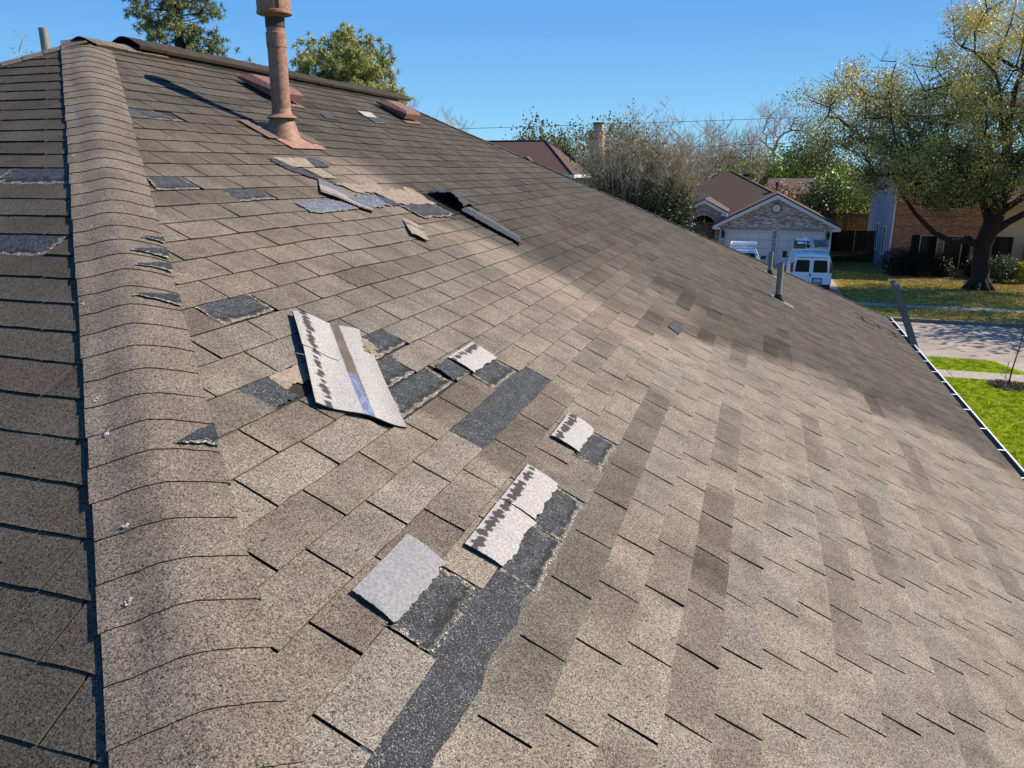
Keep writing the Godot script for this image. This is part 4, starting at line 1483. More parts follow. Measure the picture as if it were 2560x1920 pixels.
func garage_house() -> void:
	var t := thing("brick_house", "grey brick house across the road with two white garage doors and a round gable vent", "house", Vector3(0, 0, 0))
	var z := -54.0
	var w := MB.new()
	for s in [[-2.48, -2.0, 0.0, 2.2], [0.8, 1.24, 0.0, 2.2], [4.01, 4.49, 0.0, 2.2], [-2.48, 4.49, 2.2, 2.62]]:
		w.box(Vector3((s[0] + s[1]) * 0.5, (s[2] + s[3]) * 0.5, z - 0.12), Vector3(s[1] - s[0], s[3] - s[2], 0.24))
	gable_wall(w, -2.48, 4.49, 2.62, 1.0, 4.42, z, 0.24)
	w.box(Vector3(-2.36, 1.31, z - 2.2), Vector3(0.24, 2.62, 3.9))
	w.box(Vector3(4.37, 1.31, z - 2.2), Vector3(0.24, 2.62, 3.9))
	w.box(Vector3(-2.3, 1.3, -63.0), Vector3(13.4, 2.6, 13.0))
	put("wall", w, M.grey_brick, t)
	# upright brick course over the doors, a little proud
	for s in [[-2.02, 0.82], [1.22, 4.03]]:
		var n := 0
		var x: float = s[0]
		var sm := MB.new()
		while x < s[1] - 0.05:
			var g := 0.75 + 0.4 * hash1(x, 3.0)
			sm.box(Vector3(x + 0.04, 2.37, z + 0.012), Vector3(0.068, 0.23, 0.03), Color(0.9, 0.85, 0.82) * g)
			x += 0.08
			n += 1
		put("soldier_course", sm, M.trim_grey, t).set_meta("kind", "stuff")
	for s in [[-2.0, 0.8], [1.24, 4.01]]:
		var d := MB.new()
		d.box(Vector3((s[0] + s[1]) * 0.5, 1.1, z - 0.1), Vector3(s[1] - s[0], 2.2, 0.04), Color(0.86, 0.86, 0.87))
		var door := put("garage_door", d, M.garage_door, t)
		var pw: float = (s[1] - s[0]) / 4.0
		for r in 4:
			for q in 4:
				var p := MB.new()
				p.box(Vector3(s[0] + pw * (q + 0.5), 0.275 + 0.55 * r, z - 0.072), Vector3(pw - 0.07, 0.47, 0.022))
				put("door_panel", p, M.garage_door, door)
		var fr := MB.new()
		for x in [s[0] - 0.04, s[1] + 0.04]:
			fr.box(Vector3(x, 1.1, z + 0.006), Vector3(0.09, 2.2, 0.03))
		fr.box(Vector3((s[0] + s[1]) * 0.5, 2.22, z + 0.006), Vector3(s[1] - s[0] + 0.17, 0.07, 0.03))
		put("door_frame", fr, M.trim_white, door)
	# gable roof over the garage
	var rf := MB.new()
	roof_pair(rf, -2.95, 1.0, 4.98, 2.62, 4.66, z + 0.36, -61.0, 0.09)
	put("garage_roof", rf, M.light_far_shingle, t)
	for s in [[-2.93, -1.0], [4.96, 1.0]]:
		var bd := MB.new()
		var a := Vector3(s[0], 2.52, z + 0.37)
		var b := Vector3(1.0, 4.56, z + 0.37)
		bd.quad(a, b, b - Vector3(0, 0.24, 0), a - Vector3(0, 0.20, 0), Color.WHITE, Vector3(0, 0, 1))
		bd.quad(a - Vector3(0, 0.2, 0), b - Vector3(0, 0.24, 0), b + Vector3(0, -0.24, -0.36), a + Vector3(0, -0.2, -0.36), Color.WHITE, Vector3(0, -1, 0))
		bd.box(Vector3(s[0] - s[1] * 0.24, 2.38, z + 0.2), Vector3(0.5, 0.15, 0.36))
		put("rake_board", bd, M.trim_white, t)
	var vent := MB.new()
	vent.tube(Vector3(0.99, 3.70, z), Vector3(0.99, 3.70, z + 0.05), 0.25, 0.25, 28, Color.WHITE, true)
	var vo := put("round_vent", vent, M.trim_white, t)
	var rim := MB.new()
	for q in 28:
		var a0 := TAU * q / 28.0
		var a1 := TAU * (q + 1) / 28.0
		rim.box(Vector3(0.99, 3.70, z + 0.03) + Vector3(cos((a0 + a1) * 0.5), sin((a0 + a1) * 0.5), 0) * 0.275, Vector3(0.06, 0.07, 0.09), Color.WHITE, Basis(Vector3(0, 0, 1), (a0 + a1) * 0.5))
	put("vent_rim", rim, M.blue_grey, vo)
	carriage_lamp(t, Vector3(-2.24, 1.98, z + 0.02))
	carriage_lamp(t, Vector3(4.26, 2.02, z + 0.02))
	# main hip roof behind
	var mr := MB.new()
	var pk := Vector3(-2.46, 6.06, -63.0)
	var fl := Vector3(-9.2, 2.62, -56.4)
	var fr2 := Vector3(4.75, 2.62, -56.4)
	mr.tri(fl, pk, fr2, Color.WHITE, Vector3(0, 1, 1))
	put("main_roof", mr, M.far_shingle, t)  # darker shingle copy paints the front slope as shaded
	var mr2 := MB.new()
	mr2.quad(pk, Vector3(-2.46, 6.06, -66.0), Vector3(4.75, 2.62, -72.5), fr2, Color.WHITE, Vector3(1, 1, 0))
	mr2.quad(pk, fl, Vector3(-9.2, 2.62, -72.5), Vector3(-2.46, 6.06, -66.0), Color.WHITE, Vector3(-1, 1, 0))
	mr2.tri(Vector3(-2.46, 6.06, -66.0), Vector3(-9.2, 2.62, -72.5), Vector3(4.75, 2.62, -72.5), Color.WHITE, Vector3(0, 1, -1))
	put("main_roof_side", mr2, M.light_far_shingle, t)  # paler shingle copy paints sunlight on the side slopes
	var hc := MB.new()
	hc.tube(pk, fr2, 0.07, 0.07, 6)
	hc.tube(pk, fl, 0.07, 0.07, 6)
	put("hip_cap", hc, M.light_far_shingle, t)
	for s in [Vector3(0.15, 5.0, -62.2), Vector3(1.0, 4.65, -60.3)]:
		var vp := MB.new()
		vp.tube(s, s + Vector3(0, 0.55, 0), 0.05, 0.05, 8)
		vp.tube(s + Vector3(0, 0.42, 0), s + Vector3(0, 0.6, 0), 0.11, 0.09, 8, Color.WHITE, true)
		put("roof_vent", vp, M.car_black, t)
	var bv := MB.new()
	bv.box(Vector3(-1.2, 5.72, -63.4), Vector3(0.5, 0.22, 0.4))
	put("roof_vent", bv, M.dark_metal, t)
	# porch gable with an arch
	var pz := -54.6
	var pw2 := MB.new()
	var cx := -3.62
	var half := 0.82
	var n := 16
	for s in [-1.0, 1.0]:
		pw2.box(Vector3(cx + s * (half + 0.32), 1.15, pz - 0.15), Vector3(0.64, 2.3, 0.3))
	for q in n:
		var a0 := PI * q / n
		var a1 := PI * (q + 1) / n
		var i0 := Vector3(cx - cos(a0) * half, 2.3 + sin(a0) * 0.83, pz)
		var i1 := Vector3(cx - cos(a1) * half, 2.3 + sin(a1) * 0.83, pz)
		var o0 := Vector3(cx - cos(a0) * (half + 0.28), 2.3 + sin(a0) * 1.1, pz)
		var o1 := Vector3(cx - cos(a1) * (half + 0.28), 2.3 + sin(a1) * 1.1, pz)
		pw2.quad(i0, i1, i1 + Vector3(0, 0, -0.3), i0 + Vector3(0, 0, -0.3))
		# up to the gable line
		var g0 := Vector3(o0.x, 4.1 - absf(o0.x - cx) * 0.52, pz)
		var g1 := Vector3(o1.x, 4.1 - absf(o1.x - cx) * 0.52, pz)
		pw2.quad(o0, g0, g1, o1, Color.WHITE, Vector3(0, 0, 1))
	for s in [-1.0, 1.0]:
		var xa: float = cx + s * (half + 0.28)
		var xb: float = cx + s * 1.46
		pw2.quad(Vector3(xa, 2.3, pz), Vector3(xb, 2.3, pz), Vector3(xb, 4.1 - 1.46 * 0.52, pz), Vector3(xa, 4.1 - (half + 0.28) * 0.52, pz), Color.WHITE, Vector3(0, 0, 1))
	put("porch_wall", pw2, M.grey_brick, t)
	for q in 18:
		var a := PI * (q + 0.5) / 18.0
		var vs := MB.new()
		vs.box(Vector3(cx - cos(a) * (half + 0.15), 2.3 + sin(a) * 0.97, pz + 0.006), Vector3(0.26, 0.135, 0.03), Color(0.85, 0.8, 0.78) * (0.75 + 0.4 * hash1(q, 1.0)), Basis(Vector3(0, 0, 1), PI - a))
		put("brick", vs, M.trim_grey, t.get_node("porch_wall"))
	var pr := MB.new()
	roof_pair(pr, -5.2, cx, -2.05, 3.42, 4.24, pz + 0.3, -60.0, 0.08)
	put("porch_roof", pr, M.light_far_shingle, t)
	for s in [[-5.18, -1.0], [-2.07, 1.0]]:
		var bd := MB.new()
		var a := Vector3(s[0], 3.34, pz + 0.31)
		var b := Vector3(cx, 4.16, pz + 0.31)
		bd.quad(a, b, b - Vector3(0, 0.2, 0), a - Vector3(0, 0.18, 0), Color.WHITE, Vector3(0, 0, 1))
		bd.box(Vector3(s[0] - s[1] * 0.2, 3.2, pz + 0.17), Vector3(0.42, 0.16, 0.3))
		put("rake_board", bd, M.trim_white, t)
	var inn := MB.new()
	inn.box(Vector3(cx, 1.6, pz - 2.3), Vector3(2.6, 3.2, 0.1))
	inn.box(Vector3(cx - 1.3, 1.6, pz - 1.2), Vector3(0.1, 3.2, 2.2))
	inn.box(Vector3(cx + 1.3, 1.6, pz - 1.2), Vector3(0.1, 3.2, 2.2))
	inn.box(Vector3(cx, 3.25, pz - 1.2), Vector3(2.6, 0.1, 2.2))
	put("porch_recess", inn, M.dark_opening, t)
	var dr := MB.new()
	dr.box(Vector3(-3.25, 1.05, pz - 2.22), Vector3(1.0, 2.1, 0.06))
	var door := put("front_door", dr, M.dark_metal, t)
	var ov := MB.new()
	var k := ov.v.size()
	for q in 24:
		var a0 := TAU * q / 24.0
		var a1 := TAU * (q + 1) / 24.0
		var c := Vector3(-3.25, 1.4, pz - 2.185)
		ov.tri(c, c + Vector3(cos(a0) * 0.28, sin(a0) * 0.52, 0), c + Vector3(cos(a1) * 0.28, sin(a1) * 0.52, 0), Color(1.2, 1.1, 0.95), Vector3(0, 0, 1))
	put("oval_glass", ov, M.siding, door)
	var gl := MB.new()
	ring(gl, Vector3(cx, 2.72, pz - 1.0), [Vector2(0.0, -0.11), Vector2(0.08, -0.08), Vector2(0.11, 0.0), Vector2(0.08, 0.08), Vector2(0.0, 0.11)], 14)
	gl.tube(Vector3(cx, 2.8, pz - 1.0), Vector3(cx, 3.2, pz - 1.0), 0.01, 0.01, 5)
	put("porch_lamp", gl, M.white_paint, t)
	for s in [[-2.9, -2.42], [4.93, 4.46]]:
		var ds := MB.new()
		ds.tube(Vector3(s[0], 2.5, z + 0.3), Vector3(s[1], 2.25, z + 0.06), 0.04, 0.04, 6)
		ds.tube(Vector3(s[1], 2.27, z + 0.06), Vector3(s[1], 0.05, z + 0.06), 0.04, 0.04, 6)
		put("downspout", ds, M.trim_white, t)


func two_storey() -> void:
	var t := thing("brick_house", "orange brick two-storey house with dark shuttered windows behind the oak", "house")
	var z := -51.9
	var w := MB.new()
	w.box(Vector3(10.3, 3.1, z - 5.5), Vector3(5.2, 6.2, 11.0))
	put("wall", w, M.orange_brick, t)
	var sd := MB.new()
	sd.box(Vector3(7.66, 3.1, z - 5.6), Vector3(0.06, 6.2, 10.6))
	put("side_wall", sd, M.pale_siding, t).set_meta("label", "pale side wall in shade")
	var qc := MB.new()
	qc.box(Vector3(7.68, 3.1, z + 0.01), Vector3(0.1, 6.2, 0.12))
	put("corner_board", qc, M.trim_white, t)
	for s in [[9.75, 1.37, 0.96, 1.96], [11.04, 1.37, 0.98, 1.94], [9.5, 4.65, 0.95, 1.55], [11.05, 4.65, 0.95, 1.55]]:
		window(t, Vector3(s[0], s[1], z + 0.015), s[2], s[3], 0.045, 0, Color(0.8, 0.74, 0.68))
	for s in [[9.03, 1.37, 1.96], [11.76, 1.37, 1.94]]:
		var sh := MB.new()
		sh.box(Vector3(s[0], s[1], z + 0.03), Vector3(0.42, s[2], 0.05))
		var o := put("shutter", sh, M.dark_opening, t)
		for q in 14:
			var sl := MB.new()
			sl.box(Vector3(s[0], s[1] - s[2] * 0.45 + s[2] * 0.9 * q / 13.0, z + 0.06), Vector3(0.34, 0.05, 0.02), Color.WHITE, Basis(Vector3.RIGHT, 0.5))
			put("slat", sl, M.dark_opening, o)
	for zc in [-54.3, -57.5]:
		var sf := MB.new()
		for e in [-0.4, 0.4]:
			sf.box(Vector3(7.61, 1.8, zc + e), Vector3(0.05, 1.8, 0.06))
		for e in [-0.87, 0.87]:
			sf.box(Vector3(7.61, 1.8 + e, zc), Vector3(0.05, 0.06, 0.74))
		var so := put("side_window", sf, M.trim_white, t)
		var sp := MB.new()
		sp.box(Vector3(7.62, 1.8, zc), Vector3(0.02, 1.68, 0.74))
		put("pane", sp, M.window_glass, so)
	var rf := MB.new()
	var a := Vector3(7.1, 6.15, z + 0.5)
	var b := Vector3(13.5, 6.15, z + 0.5)
	var c := Vector3(13.5, 6.15, z - 11.6)
	var d := Vector3(7.1, 6.15, z - 11.6)
	var r0 := Vector3(10.3, 8.0, z - 3.2)
	var r1 := Vector3(10.3, 8.0, z - 8.0)
	rf.tri(a, r0, b, Color.WHITE, Vector3.UP)
	rf.quad(b, r0, r1, c, Color.WHITE, Vector3.UP)
	rf.tri(c, r1, d, Color.WHITE, Vector3.UP)
	rf.quad(d, r1, r0, a, Color.WHITE, Vector3.UP)
	rf.quad(a, b, c, d, Color.WHITE, Vector3.DOWN)
	put("roof", rf, M.far_shingle, t)
	# cream wing with the front door
	var wg := MB.new()
	for q in 22:
		wg.box(Vector3(16.6, 0.1 + q * 0.19, -54.1), Vector3(7.4, 0.186, 0.3), Color.WHITE, Basis(Vector3.RIGHT, -0.06))
	put("lap_siding", wg, M.siding, t).set_meta("kind", "stuff")
	var cs := MB.new()
	cs.box(Vector3(14.15, 1.18, -53.9), Vector3(1.32, 2.36, 0.08))
	var fr := put("door_frame", cs, M.siding, t)
	var dr := MB.new()
	dr.box(Vector3(14.15, 1.1, -53.84), Vector3(1.05, 2.2, 0.06))
	put("front_door", dr, M.dark_opening, t)
	var gp := MB.new()
	gp.box(Vector3(14.2, 1.2, -53.8), Vector3(0.52, 1.7, 0.02))
	put("door_glass", gp, M.window_glass, t)
	var hd := MB.new()
	for y in [1.0, 1.12]:
		hd.tube(Vector3(13.72, y, -53.81), Vector3(13.72, y, -53.76), 0.035, 0.035, 8, Color.WHITE, true)
	put("door_handle", hd, M.galvanised, t)
	var pl := MB.new()
	pl.box(Vector3(15.5, 0.95, -53.2), Vector3(0.6, 1.9, 0.6))
	put("brick_pier", pl, M.orange_brick, t)
	var rw := MB.new()
	rw.quad(Vector3(13.0, 4.25, -53.3), Vector3(21, 4.25, -53.3), Vector3(21, 7.2, -60), Vector3(13.0, 7.2, -60), Color.WHITE, Vector3(0, 1, 1))
	put("wing_roof", rw, M.far_shingle, t)
	var fa := MB.new()
	fa.box(Vector3(17, 4.2, -53.3), Vector3(8, 0.2, 0.06))
	put("fascia", fa, M.siding, t)
	var step := MB.new()
	step.box(Vector3(14.4, 0.06, -52.9), Vector3(2.2, 0.14, 1.6))
	put("door_step", step, M.walk, t)


func brown_house() -> void:
	var t := thing("brick_house", "two-storey house with brown hip roof seen over the right hip", "house")
	var f := Vector3(-11.65, 5.78, -50)
	var b := Vector3(-11.65, 5.78, -58)
	var re := Vector3(-14.6, 8.05, -54)
	var rl := Vector3(-27.0, 8.05, -54)
	var fl := Vector3(-30, 5.78, -50)
	var bl := Vector3(-30, 5.78, -58)
	var mb := MB.new()
	mb.quad(fl, rl, re, f, Color.WHITE, Vector3(0, 1, 1))
	put("front_roof", mb, M.mid_shingle, t)
	mb = MB.new()
	mb.tri(f, re, b, Color.WHITE, Vector3(1, 1, 0))
	mb.quad(b, re, rl, bl, Color.WHITE, Vector3(0, 1, -1))
	mb.tri(fl, rl, bl, Color.WHITE, Vector3(-1, 1, 0))
	put("side_roof", mb, M.mid_shingle, t)
	mb = MB.new()
	mb.tube(re, f, 0.07, 0.07, 6)
	mb.tube(re, b, 0.07, 0.07, 6)
	mb.tube(re, rl, 0.08, 0.08, 6)
	put("ridge_cap", mb, M.far_shingle, t)
	mb = MB.new()
	mb.quad(Vector3(-15.2, 6.98, -51.2), Vector3(-15.2, 6.98, -52.6), Vector3(-13.9, 6.12, -52.0), Vector3(-13.9, 6.12, -50.6), Color.WHITE, Vector3(1, 1, 0))
	mb.quad(Vector3(-15.2, 6.98, -51.2), Vector3(-15.2, 6.98, -52.6), Vector3(-16.5, 6.12, -52.0), Vector3(-16.5, 6.12, -50.6), Color.WHITE, Vector3(-1, 1, 0))
	mb.tri(Vector3(-15.2, 6.9, -51.15), Vector3(-14.0, 6.1, -50.7), Vector3(-16.4, 6.1, -50.7), Color(0.7, 0.7, 0.7), Vector3(0, 0, 1))
	put("dormer", mb, M.light_far_shingle, t)
	mb = MB.new()
	mb.box(Vector3(-21, 2.85, -54), Vector3(17.8, 5.7, 7.0))
	put("wall", mb, M.pale_siding, t)
	mb = MB.new()
	mb.box(Vector3(-20.8, 5.7, -49.98), Vector3(18.2, 0.2, 0.1))
	mb.box(Vector3(-11.62, 5.7, -54), Vector3(0.1, 0.2, 8.0))
	put("fascia", mb, M.trim_white, t)
	mb = MB.new()
	mb.box(Vector3(-11.5, 4.4, -56.6), Vector3(0.98, 8.8, 1.1))
	mb.box(Vector3(-11.5, 8.62, -56.6), Vector3(1.12, 0.14, 1.24))
	var ch := put("chimney", mb, M.tan_brick, t)
	mb = MB.new()
	mb.box(Vector3(-11.4, 9.0, -56.6), Vector3(0.6, 0.5, 0.7))
	mb.box(Vector3(-11.4, 9.3, -56.6), Vector3(0.74, 0.07, 0.84), Color(0.4, 0.38, 0.35))
	put("chimney_cap", mb, M.tan_brick, ch)
	mb = MB.new()
	mb.tube(Vector3(-12.6, 6.6, -53.2), Vector3(-12.6, 7.2, -53.2), 0.05, 0.05, 8)
	put("roof_vent", mb, M.dark_metal, t)
	# a further roof between the garage house and the oak
	var u := thing("far_house", "low house with a brown roof, half hidden in trees behind the grey brick house", "house")
	mb = MB.new()
	mb.quad(Vector3(0.2, 3.9, -84), Vector3(0.6, 5.3, -88), Vector3(6.5, 5.3, -88), Vector3(7.5, 3.9, -84), Color.WHITE, Vector3(0, 1, 1))
	put("roof", mb, M.light_far_shingle, u)
	mb = MB.new()
	mb.box(Vector3(4.0, 1.9, -87), Vector3(6.4, 3.8, 5))
	put("wall", mb, M.orange_brick, u)


func fences() -> void:
	var f := thing("fence", "wooden fence, darkened in colour for the shade, closing the gap between the two brick houses", "fence")
	var x := 4.75
	while x < 7.6:
		var mb := MB.new()
		mb.box(Vector3(x + 0.07, 1.05 + 0.03 * hash1(x, 1.0), -58.0), Vector3(0.134, 2.1, 0.022), Color(1, 1, 1) * (0.35 + 0.25 * hash1(x, 4.0)))  # boards coloured darker to stand in for the deep shade
		put("picket", mb, M.fence_wood, f)
		x += 0.142
	var rl := MB.new()
	for y in [0.5, 1.6]:
		rl.box(Vector3(6.2, y, -58.04), Vector3(3.0, 0.09, 0.05), Color(0.4, 0.4, 0.4))
	put("rail", rl, M.fence_wood, f)
	f = thing("fence", "sunlit wooden fence farther back, below the bright green tree", "fence")
	x = 4.2
	while x < 9.6:
		var mb := MB.new()
		mb.box(Vector3(x + 0.07, 1.42 + 0.03 * hash1(x, 1.0), -66.0), Vector3(0.134, 2.85, 0.022), Color(1.6, 1.4, 1.0) * (0.8 + 0.4 * hash1(x, 4.0)))  # golden tint paints the sunlight onto these boards
		put("picket", mb, M.fence_wood, f)
		x += 0.142


# ---------------------------------------------------------------- vehicles

func body_section(w: float, y0: float, y1: float, tumble: float, rows := 8) -> Array:
	# half outline from sill to roof centre: Vector2(x, y)
	var p := [Vector2(w * 0.94, y0), Vector2(w, y0 + 0.18), Vector2(w * 1.005, lerpf(y0, y1, 0.42)), Vector2(w * 0.985, lerpf(y0, y1, 0.56)), Vector2(w - tumble * 0.55, lerpf(y0, y1, 0.80)), Vector2(w - tumble, lerpf(y0, y1, 0.93)), Vector2(w - tumble - 0.14, lerpf(y0, y1, 0.985)), Vector2(0.0, y1)]
	return p


func van() -> void:
	var t := thing("van", "white work van with loaded roof rack parked on the drive, rear doors towards us", "van", Vector3(2.67, 0, -41.4))
	var mb := MB.new()
	# rows along z: z, half width, y0, roof
	var st := [[0.0, 0.94, 0.42, 1.98, 0.16], [-0.06, 0.99, 0.40, 2.05, 0.16], [-0.4, 1.0, 0.38, 2.08, 0.17], [-3.6, 1.0, 0.38, 2.08, 0.17], [-4.2, 1.0, 0.38, 1.95, 0.2], [-4.75, 0.99, 0.4, 1.28, 0.1], [-5.5, 0.96, 0.42, 1.12, 0.08], [-5.75, 0.9, 0.45, 0.98, 0.06]]
	for side in [-1.0, 1.0]:
		var pts := []
		var cols := []
		var uvs := []
		for s in st:
			var row := []
			var cr := []
			var ur := []
			for p in body_section(s[1], s[2], s[3], s[4]):
				row.append(Vector3(p.x * side, p.y, s[0]))
				cr.append(Color.WHITE)
				ur.append(Vector2.ZERO)
			pts.append(row); cols.append(cr); uvs.append(ur)
		mb.grid(pts, cols, uvs)
		# rear face
		var p0: Array = pts[0]
		for q in p0.size() - 1:
			mb.quad(p0[q], p0[q + 1], Vector3(0, p0[q + 1].y, 0.0), Vector3(0, p0[q].y, 0.0), Color.WHITE, Vector3(0, 0, 1))
			var pl: Array = pts[pts.size() - 1]
			mb.quad(pl[q], pl[q + 1], Vector3(0, pl[q + 1].y, -5.76), Vector3(0, pl[q].y, -5.76), Color.WHITE, Vector3(0, 0, -1))
	put("body", mb, M.car_white, t)
	for s in [-1.0, 1.0]:
		var d := MB.new()
		d.box(Vector3(s * 0.43, 1.22, 0.012), Vector3(0.815, 1.28, 0.03))
		var door := put("rear_door", d, M.car_white, t)
		var g := MB.new()
		var gx := 0.34
		var prof := [Vector2(-gx, -0.30), Vector2(-gx, 0.25), Vector2(-gx + 0.05, 0.31), Vector2(gx - 0.12, 0.31), Vector2(gx - 0.05, 0.26), Vector2(gx, -0.25), Vector2(gx - 0.04, -0.30)]
		var cpt := Vector3(s * 0.43, 1.44, 0.031)
		for q in prof.size():
			var a: Vector2 = prof[q]
			var b: Vector2 = prof[(q + 1) % prof.size()]
			g.tri(cpt, cpt + Vector3(a.x * s, a.y, 0), cpt + Vector3(b.x * s, b.y, 0), Color.WHITE, Vector3(0, 0, 1))
		put("window", g, M.window_glass, door)
		var l := MB.new()
		l.box(Vector3(s * 0.925, 1.36, 0.0), Vector3(0.13, 0.46, 0.07))
		l.box(Vector3(s * 0.925, 1.22, 0.01), Vector3(0.11, 0.05, 0.07), Color(1.6, 1.6, 1.6))
		put("tail_light", l, M.tail_red, t)
		for z in [-0.95, -4.55]:
			var wh := MB.new()
			wh.tube(Vector3(s * 0.74, 0.36, z), Vector3(s * 0.99, 0.36, z), 0.36, 0.36, 20, Color.WHITE, true)
			var o := put("wheel", wh, M.rubber, t)
			var rim := MB.new()
			rim.tube(Vector3(s * 0.985, 0.36, z), Vector3(s * 1.0, 0.36, z), 0.2, 0.18, 16, Color.WHITE, true)
			put("rim", rim, M.galvanised, o)
		var mi := MB.new()
		mi.box(Vector3(s * 1.2, 1.62, -3.95), Vector3(0.22, 0.34, 0.1))
		mi.box(Vector3(s * 1.08, 1.5, -3.95), Vector3(0.2, 0.05, 0.06))
		put("side_mirror", mi, M.car_black, t)
	var br := MB.new()
	br.box(Vector3(0, 0.47, 0.03), Vector3(1.9, 0.16, 0.16))
	put("bumper", br, M.car_black, t)
	var band := MB.new()
	var outl := [Vector2(-0.905, 1.58), Vector2(-0.80, 1.80), Vector2(-0.72, 1.885), Vector2(0.72, 1.885), Vector2(0.80, 1.80), Vector2(0.905, 1.58)]
	for q in outl.size() - 1:
		var a: Vector2 = outl[q]
		var b: Vector2 = outl[q + 1]
		var ia := a * Vector2(0.955, 1.0) - Vector2(0, 0.05)
		var ib := b * Vector2(0.955, 1.0) - Vector2(0, 0.05)
		band.quad(Vector3(a.x, a.y, 0.02), Vector3(b.x, b.y, 0.02), Vector3(ib.x, ib.y, 0.024), Vector3(ia.x, ia.y, 0.024), Color.WHITE, Vector3(0, 0, 1))
	put("door_seal", band, M.car_black, t)
	var pm := MB.new()
	pm.box(Vector3(0.32, 0.73, 0.035), Vector3(0.46, 0.27, 0.02))
	var pf := put("plate_holder", pm, M.car_black, t)
	pm = MB.new()
	pm.box(Vector3(0.32, 0.73, 0.047), Vector3(0.36, 0.16, 0.01))
	put("licence_plate", pm, M.plate, pf)
	var hd := MB.new()
	hd.box(Vector3(-0.04, 1.0, 0.035), Vector3(0.05, 0.14, 0.02))
	put("door_handle", hd, M.car_black, t)
	# rack
	var rk := MB.new()
	for z in [-0.7, -2.0, -3.2]:
		rk.box(Vector3(0, 2.2, z), Vector3(1.55, 0.04, 0.05))
		for s in [-0.76, 0.76]:
			rk.box(Vector3(s, 2.13, z), Vector3(0.04, 0.18, 0.05))
	for s in [-0.76, 0.76]:
		rk.box(Vector3(s, 2.24, -1.95), Vector3(0.04, 0.04, 2.6))
	rk.box(Vector3(0.78, 2.42, -0.55), Vector3(0.04, 0.5, 0.04))
	put("roof_rack", rk, M.white_paint, t)
	var b1 := thing("crate", "blue crate on the left of the van's roof rack", "crate", Vector3(2.06, 2.33, -42.3))
	mb = MB.new()
	mb.box(Vector3(0, 0.22, 0), Vector3(0.46, 0.2, 0.4))
	put("bin", mb, M.blue_box, b1)
	mb = MB.new()
	mb.box(Vector3(0, 0.34, 0), Vector3(0.5, 0.05, 0.44), Color(1.0, 1.0, 1.0))
	mb.box(Vector3(0.02, 0.2, 0.203), Vector3(0.3, 0.1, 0.01), Color(1, 1, 1))
	put("lid", mb, M.white_paint, b1)
	mb = MB.new()
	mb.box(Vector3(-0.25, 0.22, 0), Vector3(0.05, 0.3, 0.44))
	put("end_panel", mb, M.car_black, b1)
	var b2 := MB.new()
	b2.box(Vector3(0, 0.0, 0), Vector3(0.56, 0.18, 0.5))
	b2.box(Vector3(0, 0.093, 0), Vector3(0.58, 0.02, 0.52), Color(0.8, 0.8, 0.8))
	var o2 := put("cardboard_box", b2, M.box_brown, self, Vector3(2.06, 2.33, -42.3))
	tag(o2, "brown box under the blue crate on the van roof", "box")
	var pp := thing("pipe", "white pipe on the van rack with its dark open end towards us", "pipe", Vector3(2.47, 2.36, -42.1))
	mb = MB.new()
	mb.tube(Vector3(0, 0, 0), Vector3(0, 0.04, -3.0), 0.09, 0.09, 14)
	put("tube", mb, M.white_paint, pp)
	mb = MB.new()
	mb.tube(Vector3(0, 0, 0.004), Vector3(0, 0, -0.05), 0.08, 0.08, 14, Color.WHITE, true)
	put("open_end", mb, M.car_black, pp)
	mb = MB.new()
	mb.tube(Vector3(-0.04, 0.2, -0.05), Vector3(-0.02, 0.2, -2.6), 0.08, 0.08, 14)
	put("tube", mb, M.white_paint, pp)
	mb = MB.new()
	mb.tube(Vector3(-0.04, 0.2, 0.0), Vector3(-0.04, 0.2, -0.06), 0.084, 0.084, 14, Color.WHITE, true)
	put("end_band", mb, M.blue_box, pp)
	var ld := thing("ladder", "stacked ladder sections on the right of the van's roof rack", "ladder", Vector3(3.1, 2.3, -42.2))
	for lv in 2:
		for s in [-0.22, 0.22]:
			mb = MB.new()
			mb.box(Vector3(s, 0.06 + lv * 0.13, -1.2), Vector3(0.035, 0.09, 3.2))
			put("side_rail", mb, M.aluminium, ld)
		for q in 9:
			mb = MB.new()
			mb.tube(Vector3(-0.2, 0.06 + lv * 0.13, 0.3 - q * 0.33), Vector3(0.2, 0.06 + lv * 0.13, 0.3 - q * 0.33), 0.018, 0.018, 6)
			put("rung", mb, M.aluminium, ld)
	mb = MB.new()
	mb.box(Vector3(0, 0.3, -0.2), Vector3(0.34, 0.12, 0.5), Color(0.25, 0.25, 0.28))
	mb.box(Vector3(-0.28, 0.12, 0.1), Vector3(0.08, 0.2, 0.3), Color(0.5, 0.1, 0.08))
	put("strap_bundle", mb, M.trim_white, ld)


